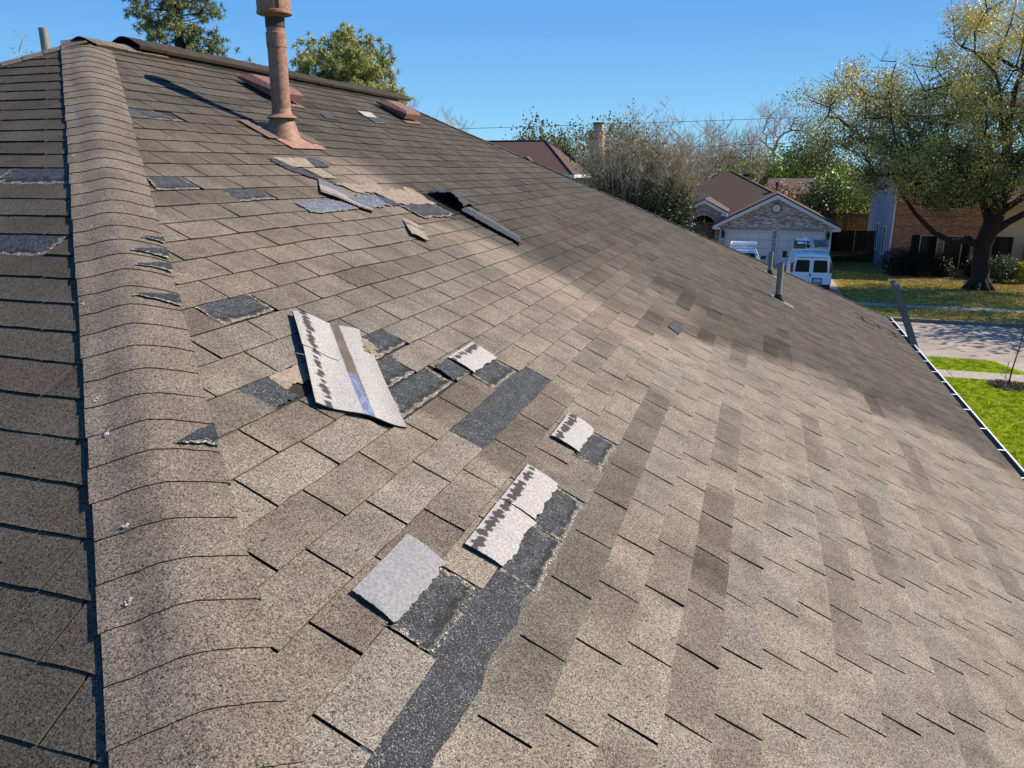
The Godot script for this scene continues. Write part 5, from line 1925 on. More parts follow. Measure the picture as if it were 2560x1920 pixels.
func suv() -> void:
	var t := thing("suv", "white vehicle with a pale roof rack on the drive, mostly hidden by our roof", "car", Vector3(-0.75, 0, -43.6))
	var mb := MB.new()
	var st := [[0.0, 0.9, 0.4, 1.2, 0.05], [-0.1, 0.95, 0.36, 1.35, 0.1], [-0.55, 0.95, 0.34, 1.84, 0.22], [-2.6, 0.95, 0.34, 1.88, 0.24], [-3.2, 0.95, 0.34, 1.2, 0.08], [-4.4, 0.92, 0.36, 1.05, 0.06], [-4.7, 0.86, 0.4, 0.9, 0.05]]
	for side in [-1.0, 1.0]:
		var pts := []
		var cols := []
		var uvs := []
		for s in st:
			var row := []
			var cr := []
			var ur := []
			for p in body_section(s[1], s[2], s[3], s[4]):
				row.append(Vector3(p.x * side, p.y, s[0]))
				cr.append(Color.WHITE); ur.append(Vector2.ZERO)
			pts.append(row); cols.append(cr); uvs.append(ur)
		mb.grid(pts, cols, uvs)
		for q in 7:
			mb.quad(pts[0][q], pts[0][q + 1], Vector3(0, pts[0][q + 1].y, 0), Vector3(0, pts[0][q].y, 0), Color.WHITE, Vector3(0, 0, 1))
	put("body", mb, M.car_white, t)
	mb = MB.new()
	mb.quad(Vector3(-0.66, 1.74, -0.43), Vector3(0.66, 1.74, -0.43), Vector3(0.74, 1.38, -0.09), Vector3(-0.74, 1.38, -0.09), Color.WHITE, Vector3(0, 0.3, 1))
	put("rear_window", mb, M.window_glass, t)
	for s in [-1.0, 1.0]:
		mb = MB.new()
		mb.box(Vector3(s * 0.84, 1.15, 0.0), Vector3(0.14, 0.4, 0.1))
		put("tail_light", mb, M.tail_red, t)
		mb = MB.new()
		mb.box(Vector3(s * 1.14, 1.30, -2.75), Vector3(0.26, 0.2, 0.12))
		mb.box(Vector3(s * 1.0, 1.24, -2.75), Vector3(0.14, 0.05, 0.06))
		put("side_mirror", mb, M.car_black if s > 0 else M.car_white, t)
		for z in [-0.85, -3.7]:
			mb = MB.new()
			mb.tube(Vector3(s * 0.7, 0.34, z), Vector3(s * 0.94, 0.34, z), 0.34, 0.34, 18, Color.WHITE, true)
			put("wheel", mb, M.rubber, t)
	mb = MB.new()
	for s in [-0.66, 0.66]:
		mb.tube(Vector3(s, 2.14, -0.5), Vector3(s, 2.14, -2.6), 0.035, 0.035, 8)
		for z in [-0.6, -1.6, -2.5]:
			mb.tube(Vector3(s, 1.84, z), Vector3(s, 2.14, z), 0.03, 0.03, 6)
	for z in [-0.5, -1.5, -2.6]:
		mb.tube(Vector3(-0.68, 2.14, z), Vector3(0.68, 2.14, z), 0.04, 0.04, 8)
	mb.box(Vector3(0, 1.97, -0.62), Vector3(1.3, 0.12, 0.06))
	put("roof_rack", mb, M.white_paint, t)


# ---------------------------------------------------------------- plants

func skeleton(r: RandomNumberGenerator, trunk: Array, blobs: Array, count: int, trunk_r: float, sag := 0.0) -> Dictionary:
	var pos := []
	var par := []
	var path := []
	for j in trunk.size():
		pos.append(trunk[j])
		par.append(j - 1)
		path.append(0.0 if j == 0 else path[j - 1] + trunk[j].distance_to(trunk[j - 1]))
	var first := trunk.size()
	var pts := []
	var total := 0.0
	for b in blobs:
		total += b[1].x * b[1].y * b[1].z
	for j in count:
		var pick := r.randf() * total
		for b in blobs:
			pick -= b[1].x * b[1].y * b[1].z
			if pick <= 0.0:
				var d := Vector3(r.randfn(), r.randfn(), r.randfn()).normalized() * pow(r.randf(), 0.42)
				pts.append(b[0] + d * b[1])
				break
	var top: Vector3 = trunk[trunk.size() - 1]
	pts.sort_custom(func(a, b): return a.distance_squared_to(top) < b.distance_squared_to(top))
	for p in pts:
		var best := 0
		var bd := 1e9
		for j in range(maxi(1, first / 2), pos.size()):
			var q: Vector3 = pos[j]
			var d: float = p.distance_to(q) + path[j] * 0.28
			if d < bd:
				bd = d
				best = j
		var from: Vector3 = pos[best]
		var len := from.distance_to(p)
		var n := maxi(1, int(len / 0.8))
		var last := best
		for s in n:
			var f := float(s + 1) / n
			var q := from.lerp(p, f)
			if s < n - 1:
				q += Vector3(r.randf_range(-1, 1), r.randf_range(-0.6, 0.6), r.randf_range(-1, 1)) * 0.11 * minf(len, 2.0)
				q.y -= sag * sin(PI * f) * len
			pos.append(q)
			par.append(last)
			path.append(path[last] + q.distance_to(pos[last]))
			last = pos.size() - 1
	var rad := []
	rad.resize(pos.size())
	rad.fill(0.0)
	for j in range(pos.size() - 1, -1, -1):
		if rad[j] == 0.0:
			rad[j] = 1.0
		else:
			rad[j] = pow(rad[j], 1.0 / 2.0)
		if par[j] >= 0:
			rad[par[j]] += pow(rad[j], 2.0)
	var k: float = trunk_r / rad[0]
	for j in rad.size():
		rad[j] = maxf(rad[j] * k, 0.012)
	return {"pos": pos, "par": par, "rad": rad, "first": first}


func limbs(mb: MB, sk: Dictionary, flare := 1.0) -> void:
	for j in range(1, sk.pos.size()):
		var p: int = sk.par[j]
		var r0: float = minf(sk.rad[p], sk.rad[j] * 1.5)
		if p < sk.first:
			r0 = sk.rad[p] if j < sk.first else minf(sk.rad[p], sk.rad[j] * 1.3)
		var r1: float = sk.rad[j]
		if j == 1:
			r0 *= flare
		mb.tube(sk.pos[p], sk.pos[j], r0, r1, 10 if r1 > 0.12 else 6 if r1 > 0.04 else 3)


func leaf_cluster(n: int, radius: float, size: float, seed_: int, narrow := 0.55) -> ArrayMesh:
	var mb := MB.new()
	var r := RandomNumberGenerator.new()
	r.seed = seed_
	for j in n:
		var c := Vector3(r.randfn(), r.randfn(), r.randfn()) * radius * 0.5
		var a := Vector3(r.randfn(), r.randfn(), r.randfn()).normalized()
		var b := a.cross(Vector3(r.randfn(), r.randfn(), r.randfn())).normalized()
		var s := size * r.randf_range(0.7, 1.3)
		var f := r.randf_range(0.75, 1.25)
		mb.quad(c - a * s, c + b * s * narrow, c + a * s, c - b * s * narrow, Color(f, f, f))
	return mb.mesh()


func needle_tuft(n: int, len: float, seed_: int) -> ArrayMesh:
	var mb := MB.new()
	var r := RandomNumberGenerator.new()
	r.seed = seed_
	for j in n:
		var d := Vector3(r.randf_range(-1, 1), r.randf_range(-0.25, 1.2), r.randf_range(-1, 1)).normalized() * len * r.randf_range(0.7, 1.1)
		var s := d.cross(Vector3(r.randfn(), r.randfn(), r.randfn())).normalized() * len * 0.07
		var f := r.randf_range(0.7, 1.25)
		mb.quad(-s, -s * 0.4 + d, s * 0.4 + d, s, Color(f, f, f))
	return mb.mesh()


func twig_spray(n: int, len: float, width: float, seed_: int, up := 0.6) -> ArrayMesh:
	var mb := MB.new()
	var r := RandomNumberGenerator.new()
	r.seed = seed_
	for j in n:
		var d := Vector3(r.randf_range(-1, 1), r.randf_range(-0.2, 1.0) + up, r.randf_range(-1, 1)).normalized() * len * r.randf_range(0.5, 1.1)
		var o := d * r.randf_range(0.0, 0.4)
		if j < n / 3:
			o = Vector3.ZERO
		mb.tube(o, o + d, width, width * 0.4, 3)
		for q in 2:
			var e := (d * r.randf_range(0.3, 0.5)).rotated(Vector3(r.randfn(), r.randfn(), r.randfn()).normalized(), r.randf_range(0.4, 0.9))
			mb.tube(o + d * r.randf_range(0.3, 0.8), o + d * 0.6 + e, width * 0.7, width * 0.3, 3)
	return mb.mesh()


func rnd_basis(r: RandomNumberGenerator, s: float, upright := false) -> Basis:
	var b := Basis(Vector3.UP, r.randf() * TAU)
	if not upright:
		b = b * Basis(Vector3.RIGHT, r.randf() * TAU) * Basis(Vector3.BACK, r.randf() * TAU)
	return b.scaled(Vector3(s, s, s))


# kind: "leaf", "needle", "bare"; tint(p, r) gives the leaf colour
func tree(called: String, label: String, at: Vector3, trunk: Array, blobs: Array, count: int, trunk_r: float, kind: String, mesh: Mesh, per: float, spread: float, tint: Callable, seed_: int, group := "", wood: Material = null, sag := 0.0, gaps := -1.0) -> Node3D:
	var r := RandomNumberGenerator.new()
	r.seed = seed_
	var t := thing(called, label, "tree", at, group)
	var sk := skeleton(r, trunk, blobs, count, trunk_r, sag)
	var mb := MB.new()
	limbs(mb, sk, 1.35)
	put("trunk", mb, wood if wood else M.bark, t)
	var xf := []
	var cols := []
	for j in range(sk.first, sk.pos.size()):
		if sk.rad[j] > sk.rad[0] * 0.26:
			continue
		if gaps > -1.0 and blot.get_noise_2d(sk.pos[j].x * 0.45 + sk.pos[j].z * 0.4, sk.pos[j].y * 0.6) < gaps:
			continue
		var n := int(per) + (1 if r.randf() < per - int(per) else 0)
		for q in n:
			var p: Vector3 = sk.pos[j] + Vector3(r.randfn(), r.randfn() * 0.8, r.randfn()) * spread
			xf.append(Transform3D(rnd_basis(r, r.randf_range(0.75, 1.3), kind == "bare"), p))
			cols.append(tint.call(p, r))
	if not xf.is_empty():
		scatter("crown" if kind != "bare" else "twigs", mesh, M.leaf if kind == "leaf" else M.needle if kind == "needle" else M.twig, xf, cols, t).set_meta("kind", "stuff")
	return t


func oak() -> void:
	var at := Vector3(11.32, 0, -46.0)
	var tint := func(p: Vector3, r: RandomNumberGenerator) -> Color:
		var n := blot.get_noise_2d(p.x * 0.55 + p.z * 0.3, p.y * 0.9) + r.randfn() * 0.16
		var yellow_mix := clampf((p.y - 6.0) * 0.18 + n * 1.6 + 0.08, 0.0, 1.0)  # yellower with height and noise, dark green lower down
		var c := Color(0.13, 0.14, 0.04).lerp(Color(0.68, 0.56, 0.15), yellow_mix)
		return c * r.randf_range(0.75, 1.25)
	var trunk := [Vector3(0, -0.1, 0), Vector3(0.0, 0.5, 0), Vector3(-0.08, 1.4, 0), Vector3(-0.12, 2.3, 0), Vector3(0.05, 3.0, 0), Vector3(0.25, 3.9, 0)]
	var blobs := [[Vector3(-3.2, 9.2, 0), Vector3(5.8, 2.9, 5.0)], [Vector3(0.8, 11.6, 0), Vector3(4.6, 3.6, 5.0)], [Vector3(-7.0, 9.2, 0.3), Vector3(4.4, 1.9, 3.0)], [Vector3(-3.5, 6.2, 1.2), Vector3(4.6, 1.7, 4.0)], [Vector3(4.5, 8.6, 0), Vector3(4.5, 4.4, 5.0)], [Vector3(-0.5, 6.4, 2.2), Vector3(4.8, 2.0, 3.2)], [Vector3(-3.6, 5.2, 2.4), Vector3(3.8, 1.4, 2.2)], [Vector3(1.8, 5.4, 2.2), Vector3(2.8, 1.3, 2.0)], [Vector3(-1.6, 5.5, 2.6), Vector3(3.6, 1.3, 2.0)], [Vector3(-5.6, 6.8, 1.6), Vector3(2.6, 1.3, 2.2)]]
	var t := tree("oak_tree", "large spreading live oak with olive spring leaves in front of the orange brick house", at, trunk, blobs, 620, 0.42, "leaf", leaf_cluster(26, 0.44, 0.052, 5), 12.0, 0.38, tint, 21, "", null, 0.0, -0.27)
	oak_twigs(t, trunk, blobs)
	# two heavy low limbs
	var mb := MB.new()
	var arms := [[Vector3(-0.1, 2.2, 0), Vector3(-0.9, 2.55, 0.2), Vector3(-1.7, 2.5, 0.4), Vector3(-2.6, 2.95, 0.5), Vector3(-3.6, 3.9, 0.6), Vector3(-4.4, 4.9, 0.8), Vector3(-5.0, 5.9, 1.0)], [Vector3(0.15, 2.9, 0), Vector3(0.8, 3.5, 0.1), Vector3(1.7, 4.1, 0.1), Vector3(2.9, 4.5, 0.2), Vector3(4.2, 5.4, 0.2), Vector3(5.0, 6.6, 0.2)], [Vector3(0.1, 3.2, 0), Vector3(-0.5, 4.6, 0.1), Vector3(-1.6, 6.0, 0.0), Vector3(-3.0, 7.4, 0.0), Vector3(-4.6, 8.3, 0.0), Vector3(-6.4, 9.0, 0.0)], [Vector3(0.25, 3.9, 0), Vector3(0.7, 5.6, 0), Vector3(1.3, 8.0, 0.1), Vector3(1.5, 10.2, 0.2), Vector3(2.0, 12.6, 0.2)]]
	for a in arms:
		for q in a.size() - 1:
			var f0: float = 1.0 - float(q) / a.size()
			var f1: float = 1.0 - float(q + 1) / a.size()
			mb.tube(a[q], a[q + 1], 0.19 * f0 + 0.02, 0.19 * f1 + 0.02, 9)
	put("limb", mb, M.bark, t)
	var roots := MB.new()
	for q in 8:
		var a := TAU * q / 8.0 + 0.3
		var d := Vector3(cos(a), 0, sin(a))
		roots.tube(d * 0.2 + Vector3(0, 0.5, 0), d * 0.75 + Vector3(0, -0.02, 0), 0.24, 0.08, 7)
	put("root_flare", roots, M.bark, t)


func oak_twigs(t: Node3D, trunk: Array, blobs: Array) -> void:
	# fine bare twigs that reach out of the crown
	var r := RandomNumberGenerator.new()
	r.seed = 21
	var sk := skeleton(r, trunk, blobs, 620, 0.42)
	var xf := []
	var cols := []
	for j in range(sk.first, sk.pos.size()):
		if sk.rad[j] < 0.05:
			xf.append(Transform3D(rnd_basis(r, r.randf_range(0.7, 1.3), true), sk.pos[j]))
			cols.append(Color(0.3, 0.27, 0.24))
	scatter("twigs", twig_spray(6, 0.75, 0.009, 19, 0.5), M.twig, xf, cols, t).set_meta("kind", "stuff")


func pines() -> void:
	var tint1 := func(p: Vector3, r: RandomNumberGenerator) -> Color:
		return Color(0.14, 0.17, 0.08).lerp(Color(0.30, 0.33, 0.14), clampf(r.randfn() * 0.25 + 0.35, 0, 1)) * r.randf_range(0.8, 1.2)
	var tint2 := func(p: Vector3, r: RandomNumberGenerator) -> Color:
		return Color(0.2, 0.22, 0.06).lerp(Color(0.48, 0.46, 0.16), clampf(r.randfn() * 0.25 + 0.45, 0, 1)) * r.randf_range(0.8, 1.2)
	var tuft := needle_tuft(34, 0.22, 2)
	var tr := []
	for j in 12:
		tr.append(Vector3(sin(j * 0.7) * 0.12, j * 1.5, 0))
	tree("pine_tree", "tall open pine with dark needle tufts and gaps, left of the flue", Vector3(-29.9, 0, -36.6), tr, [[Vector3(0, 14.6, 0), Vector3(2.3, 3.6, 2.3)], [Vector3(0.2, 12.6, 0), Vector3(2.3, 1.4, 2.3)], [Vector3(2.6, 11.4, 0), Vector3(1.3, 0.5, 1.2)], [Vector3(0.0, 10.2, 0), Vector3(2.8, 1.6, 2.6)]], 210, 0.3, "needle", tuft, 8.0, 0.22, tint1, 31)
	tr = []
	for j in 8:
		tr.append(Vector3(sin(j * 0.9) * 0.1, j * 1.45, 0))
	tree("pine_tree", "round dense pine with yellow-green needle clumps, right of the flue", Vector3(-21.4, 0, -38.3), tr, [[Vector3(0.1, 10.6, 0), Vector3(2.5, 2.4, 2.4)], [Vector3(1.2, 9.4, 0.2), Vector3(2.2, 1.5, 2.2)], [Vector3(-1.2, 9.6, 0.2), Vector3(1.7, 1.7, 2.0)], [Vector3(0, 7.6, 0), Vector3(2.8, 2.0, 2.6)]], 330, 0.26, "needle", tuft, 17.0, 0.28, tint2, 37)
	var sp := func(_p: Vector3, r: RandomNumberGenerator) -> Color:
		return Color(0.32, 0.26, 0.09) * r.randf_range(0.7, 1.3)
	tree("young_tree", "thin yellowing tree top beside the plumbing vent at the left edge", Vector3(-37.2, 0, -34.0), [Vector3(0, 0, 0), Vector3(0.1, 5, 0), Vector3(0.1, 9, 0), Vector3(0.0, 11, 0)], [[Vector3(0, 11.8, 0), Vector3(0.8, 1.6, 0.8)], [Vector3(-1.0, 10.6, 0), Vector3(1.6, 1.0, 1.4)], [Vector3(2.4, 10.9, 0), Vector3(2.2, 0.9, 1.2)]], 60, 0.12, "leaf", leaf_cluster(7, 0.3, 0.05, 8), 1.6, 0.2, sp, 41, "", M.twig)


func big_bush() -> void:
	var at := Vector3(-6.9, 0, -45.6)
	var r := RandomNumberGenerator.new()
	r.seed = 77
	var t := thing("shrub", "huge dark shrub with tall bare pale shoots, left of the grey brick house", "shrub", at)
	var mb := MB.new()
	var xf := []
	var cols := []
	for j in 26:
		var a := r.randf() * TAU
		var b := Vector3(cos(a) * 0.5, 0, sin(a) * 0.5)
		var e := Vector3(cos(a) * r.randf_range(0.8, 2.8), r.randf_range(3.0, 5.0), sin(a) * r.randf_range(0.8, 2.4))
		mb.tube(b, b.lerp(e, 0.5) + Vector3(0, 0.5, 0), 0.09, 0.06, 6)
		mb.tube(b.lerp(e, 0.5) + Vector3(0, 0.5, 0), e, 0.06, 0.03, 5)
	put("stems", mb, M.bark, t)
	for j in 9000:
		var d := Vector3(r.randfn(), r.randfn(), r.randfn()).normalized() * pow(r.randf(), 0.3)
		var p := Vector3(0.15, 3.3, 0) + d * Vector3(3.1, 2.9, 2.7)
		if j % 5 == 0:
			p.y += absf(r.randfn()) * 1.3
		if p.y < 0.2:
			continue
		xf.append(Transform3D(rnd_basis(r, r.randf_range(0.8, 1.3)), p))
		var f := clampf((p.y - 3.6) * 0.4 + r.randfn() * 0.15, 0, 1)
		cols.append(Color(0.04, 0.052, 0.02).lerp(Color(0.17, 0.15, 0.07), f) * r.randf_range(0.7, 1.3))
	scatter("foliage", leaf_cluster(9, 0.36, 0.06, 15), M.leaf, xf, cols, t).set_meta("kind", "stuff")
	var sh := MB.new()
	xf = []
	cols = []
	var lf := []
	var lc := []
	for j in 330:
		var a := r.randf() * TAU
		var q := sqrt(r.randf())
		var b := Vector3(cos(a) * q * 2.9, 4.3 - q * 0.6 + r.randf() * 0.8, sin(a) * q * 2.3)
		var lean := Vector3(cos(a) * q * 0.5 + 0.22 + r.randfn() * 0.16, 1.0, sin(a) * q * 0.4 + r.randfn() * 0.15).normalized()
		var len := r.randf_range(1.8, 4.4) * (1.15 - 0.35 * q)
		var bend := Vector3(r.randfn(), 0, r.randfn()) * 0.25
		var last := b
		for s in 4:
			var f := (s + 1) / 4.0
			var p := b + lean * len * f + bend * f * f * len * 0.4
			sh.tube(last, p, 0.017 * (1.0 - f * 0.5), 0.017 * (0.9 - f * 0.5), 3)
			last = p
			if s > 0:
				if r.randf() < 0.8:
					lf.append(Transform3D(rnd_basis(r, r.randf_range(0.6, 1.1)), p + Vector3(r.randfn(), r.randfn(), r.randfn()) * 0.15))
					lc.append(Color(0.30, 0.27, 0.10) * r.randf_range(0.7, 1.3))
				xf.append(Transform3D(rnd_basis(r, r.randf_range(0.7, 1.3), true), p))
				cols.append(Color(1, 1, 1) * r.randf_range(0.8, 1.3))
	put("shoots", sh, M.twig, t)
	scatter("young_leaves", leaf_cluster(9, 0.4, 0.045, 16), M.leaf, lf, lc, t).set_meta("kind", "stuff")
	scatter("twigs", twig_spray(5, 0.62, 0.009, 9, 0.9), M.twig, xf, cols, t).set_meta("kind", "stuff")


func backdrop_trees() -> void:
	var leafy := func(base: Color, high: Color) -> Callable:
		return func(p: Vector3, r: RandomNumberGenerator) -> Color:
			var f := clampf(0.4 + blot.get_noise_2d(p.x * 1.2, p.y * 1.2 + p.z) * 1.2 + r.randfn() * 0.2, 0, 1)
			return base.lerp(high, f) * r.randf_range(0.75, 1.25)
	var olive: Callable = leafy.call(Color(0.10, 0.12, 0.03), Color(0.24, 0.23, 0.06))
	var lime: Callable = leafy.call(Color(0.13, 0.20, 0.025), Color(0.32, 0.42, 0.05))
	var dark: Callable = leafy.call(Color(0.04, 0.055, 0.02), Color(0.12, 0.14, 0.04))
	var rusty: Callable = leafy.call(Color(0.22, 0.10, 0.04), Color(0.36, 0.18, 0.08))
	var greyt := func(_p: Vector3, r: RandomNumberGenerator) -> Color:
		return Color(0.95, 0.9, 0.85) * r.randf_range(0.7, 1.2)
	var cl := leaf_cluster(9, 0.5, 0.095, 25, 0.7)
	var cl2 := leaf_cluster(10, 0.75, 0.14, 26, 0.75)
	var spray := twig_spray(7, 1.2, 0.014, 27)
	var round_ := func(y: float, rx: float, ry: float) -> Array:
		return [[Vector3(0, y, 0), Vector3(rx, ry, rx)], [Vector3(rx * 0.5, y - ry * 0.3, 0.3), Vector3(rx * 0.7, ry * 0.6, rx * 0.7)], [Vector3(-rx * 0.5, y + ry * 0.1, -0.2), Vector3(rx * 0.6, ry * 0.6, rx * 0.6)]]
	var tr := [Vector3(0, -0.1, 0), Vector3(0.05, 1.2, 0), Vector3(0, 2.4, 0.05)]
	# yellow-green trees behind the chimney
	tree("leafy_tree", "yellow-green tree to the left of the tan chimney", Vector3(-17.0, 0, -64), tr, round_.call(7.2, 3.0, 2.6), 130, 0.2, "leaf", cl, 7.0, 0.5, olive, 51)
	tree("leafy_tree", "yellow-green tree directly behind the tan chimney", Vector3(-12.6, 0, -66), tr, round_.call(7.2, 3.2, 2.6), 130, 0.2, "leaf", cl, 7.0, 0.5, olive, 52)
	tree("leafy_tree", "brownish tree between the chimney and the tall shoots", Vector3(-9.3, 0, -64), tr, round_.call(6.4, 2.4, 2.4), 110, 0.2, "leaf", cl, 5.0, 0.45, rusty_mix(), 53)
	# bare trees
	tree("bare_tree", "bare grey tree behind the roof slope of the brown house", Vector3(-18.2, 0, -44.6), [Vector3(0, 0, 0), Vector3(0, 3, 0), Vector3(0.1, 4.6, 0)], [[Vector3(-1.2, 8.0, 0), Vector3(2.6, 2.4, 2.0)], [Vector3(1.6, 7.2, 0), Vector3(1.4, 1.4, 1.4)]], 60, 0.12, "bare", twig_spray(6, 0.8, 0.009, 28), 1.0, 0.1, greyt, 54, "", M.twig)
	tree("bare_tree", "wide bare tree with dark forked limbs behind the grey brick house roof", Vector3(-5.6, 0, -78), [Vector3(0, 0, 0), Vector3(0.2, 2.2, 0), Vector3(0.5, 3.6, 0)], [[Vector3(1.0, 7.0, 0), Vector3(4.6, 2.8, 3.6)], [Vector3(3.6, 6.2, 0), Vector3(3.0, 2.0, 2.6)], [Vector3(-1.5, 5.4, 0), Vector3(3.0, 1.8, 2.4)]], 150, 0.3, "bare", spray, 2.0, 0.3, greyt, 55, "", M.twig)
	tree("bare_tree", "tall slender bare tree against the sky between the oak and the wires", Vector3(1.6, 0, -122), [Vector3(0, 0, 0), Vector3(0.2, 3, 0), Vector3(0.1, 6, 0)], [[Vector3(-0.6, 11.6, 0), Vector3(3.2, 3.2, 2.5)], [Vector3(2.6, 11.4, 0), Vector3(2.2, 2.8, 2.0)]], 90, 0.26, "bare", twig_spray(6, 1.8, 0.02, 29), 0.7, 0.2, greyt, 56, "", M.twig)
	# lime green spring trees in the gap
	tree("leafy_tree", "bright lime-green tree over the ridge of the grey brick house", Vector3(-3.4, 0, -98), tr, round_.call(5.6, 3.0, 2.7), 120, 0.2, "leaf", cl2, 5.5, 0.7, lime, 57)
	tree("leafy_tree", "bright lime-green tree behind the low brown roof", Vector3(1.2, 0, -96), tr, round_.call(5.4, 3.0, 2.5), 120, 0.2, "leaf", cl2, 5.5, 0.7, lime, 58)
	tree("leafy_tree", "mixed green tree left of the oak crown, above the low brown roof", Vector3(5.2, 0, -98), tr, round_.call(6.4, 3.6, 3.2), 130, 0.2, "leaf", cl2, 5.5, 0.7, olive, 59)
	tree("leafy_tree", "bright green bushy tree over the sunlit fence", Vector3(6.6, 0, -68.5), tr, round_.call(4.3, 2.6, 2.0), 130, 0.16, "leaf", cl, 7.0, 0.45, lime, 60)
	tree("leafy_tree", "dark tree at the right corner of the grey brick house", Vector3(4.4, 0, -66), tr, round_.call(3.9, 1.5, 1.7), 70, 0.14, "leaf", cl, 3.4, 0.35, dark, 61)
	tree("small_tree", "small rust-brown tree beside the ridge of the grey brick house", Vector3(1.6, 0, -77), [Vector3(0, 0, 0), Vector3(0, 1.0, 0), Vector3(0, 2.2, 0)], round_.call(4.0, 1.5, 1.1), 60, 0.1, "leaf", cl, 2.0, 0.3, rusty, 62)
	# a far row that closes the horizon
	var r := RandomNumberGenerator.new()
	r.seed = 90
	var spots := []
	for j in 16:
		spots.append(Vector3(-50 + j * 6.1 + r.randf_range(-1.6, 1.6), 0, -132 + r.randf_range(-9, 9)))
	var kinds := [
		tree("far_tree", "", spots[0], tr, round_.call(5.6, 4.0, 3.2), 80, 0.25, "leaf", cl2, 6.0, 0.8, olive, 63),
		tree("far_tree", "", spots[1], tr, round_.call(5.2, 3.6, 3.0), 80, 0.25, "leaf", cl2, 6.0, 0.8, lime, 64),
		tree("far_tree", "", spots[2], tr, round_.call(6.0, 4.2, 3.4), 80, 0.25, "leaf", cl2, 6.0, 0.8, dark, 65)]
	var names := ["olive green tree of the far row along the horizon", "light green tree of the far row along the horizon", "dark green tree of the far row along the horizon"]
	for j in 16:
		var o: Node3D = kinds[j] if j < 3 else kinds[(j * 7 + j / 3) % 3].duplicate()
		var kd := j if j < 3 else (j * 7 + j / 3) % 3
		if j >= 3:
			o.name = "far_tree"
			add_child(o, true)
		o.position = spots[j]
		o.rotation.y = j * 1.3
		tag(o, names[kd], "tree", "%s trees of the far row" % ["olive", "light green", "dark green"][kd])
	tree("street_tree", "street tree outside the right edge of the view that shades the road", Vector3(17.5, 0, -38.2), tr, round_.call(6.6, 3.6, 2.8), 110, 0.25, "leaf", cl, 6.0, 0.5, olive, 67)
	# hedge and shrubs by the two-storey house
	for s in [[7.95, -50.6, 1.0, 1.5], [9.0, -50.9, 0.9, 1.35], [10.4, -50.9, 0.55, 1.2], [12.3, -50.7, 0.7, 1.2]]:
		bush("hedge_bush", ["dark clipped bush at the left corner of the orange brick house", "dark bush under the left shuttered window", "low dark bush between the two shuttered windows", "dark bush at the right shutter, behind the oak trunk"][[7.95, 9.0, 10.4, 12.3].find(s[0])], Vector3(s[0], 0, s[1]), Vector3(s[2], s[3] * 0.55, 0.6), Color(0.022, 0.022, 0.012), 700, int(s[0] * 10))
	bush("garden_shrub", "glossy dark green shrub beside the oak trunk in front of the door", Vector3(13.1, 0, -49.4), Vector3(0.85, 0.75, 0.7), Color(0.07, 0.10, 0.05), 900, 71)
	bush("garden_shrub", "bright yellow-green shrub below the front door", Vector3(14.3, 0, -49.4), Vector3(0.5, 0.6, 0.5), Color(0.42, 0.42, 0.05), 600, 72)


func rusty_mix() -> Callable:
	return func(_p: Vector3, r: RandomNumberGenerator) -> Color:
		return Color(0.12, 0.11, 0.04).lerp(Color(0.26, 0.18, 0.09), r.randf()) * r.randf_range(0.7, 1.2)


func bush(called: String, label: String, at: Vector3, rad: Vector3, col: Color, count: int, seed_: int) -> void:
	var t := thing(called, label, "bush", at)
	var r := RandomNumberGenerator.new()
	r.seed = seed_
	var mb := MB.new()
	for j in 6:
		var a := TAU * j / 6.0
		mb.tube(Vector3(0, 0, 0), Vector3(cos(a) * rad.x * 0.6, rad.y * 1.3, sin(a) * rad.z * 0.6), 0.03, 0.012, 5)
	put("stems", mb, M.bark, t)
	var xf := []
	var cols := []
	for j in count:
		var d := Vector3(r.randfn(), r.randfn(), r.randfn()).normalized() * pow(r.randf(), 0.25)
		var p := Vector3(0, rad.y, 0) + d * rad
		if p.y < 0.03:
			continue
		xf.append(Transform3D(rnd_basis(r, r.randf_range(0.8, 1.2)), p))
		cols.append(col * r.randf_range(0.6, 1.4))
	scatter("foliage", leaf_cluster(7, 0.15, 0.04, 33), M.leaf, xf, cols, t).set_meta("kind", "stuff")


func wires() -> void:
	var rows := [[Vector3(-60, 8.4, -48.5), Vector3(50, 12.4, -85.0)], [Vector3(-60, 6.3, -48.5), Vector3(50, 10.6, -85.0)], [Vector3(-60, 5.6, -48.4), Vector3(50, 9.4, -85.0)], [Vector3(-60, 5.0, -48.3), Vector3(50, 8.6, -85.0)]]
	var names := ["topmost overhead wire crossing the sky", "second overhead wire from the top", "third overhead wire, just over the bare tree", "lowest overhead wire, against the far trees"]
	for n in rows.size():
		var mb := MB.new()
		for j in 40:
			var a: Vector3 = rows[n][0].lerp(rows[n][1], j / 40.0)
			var b: Vector3 = rows[n][0].lerp(rows[n][1], (j + 1) / 40.0)
			a.y -= sin(PI * j / 40.0) * 0.5
			b.y -= sin(PI * (j + 1) / 40.0) * 0.5
			mb.tube(a, b, 0.018, 0.018, 4)
		tag(put("overhead_wire", mb, M.wire), names[n], "wire")


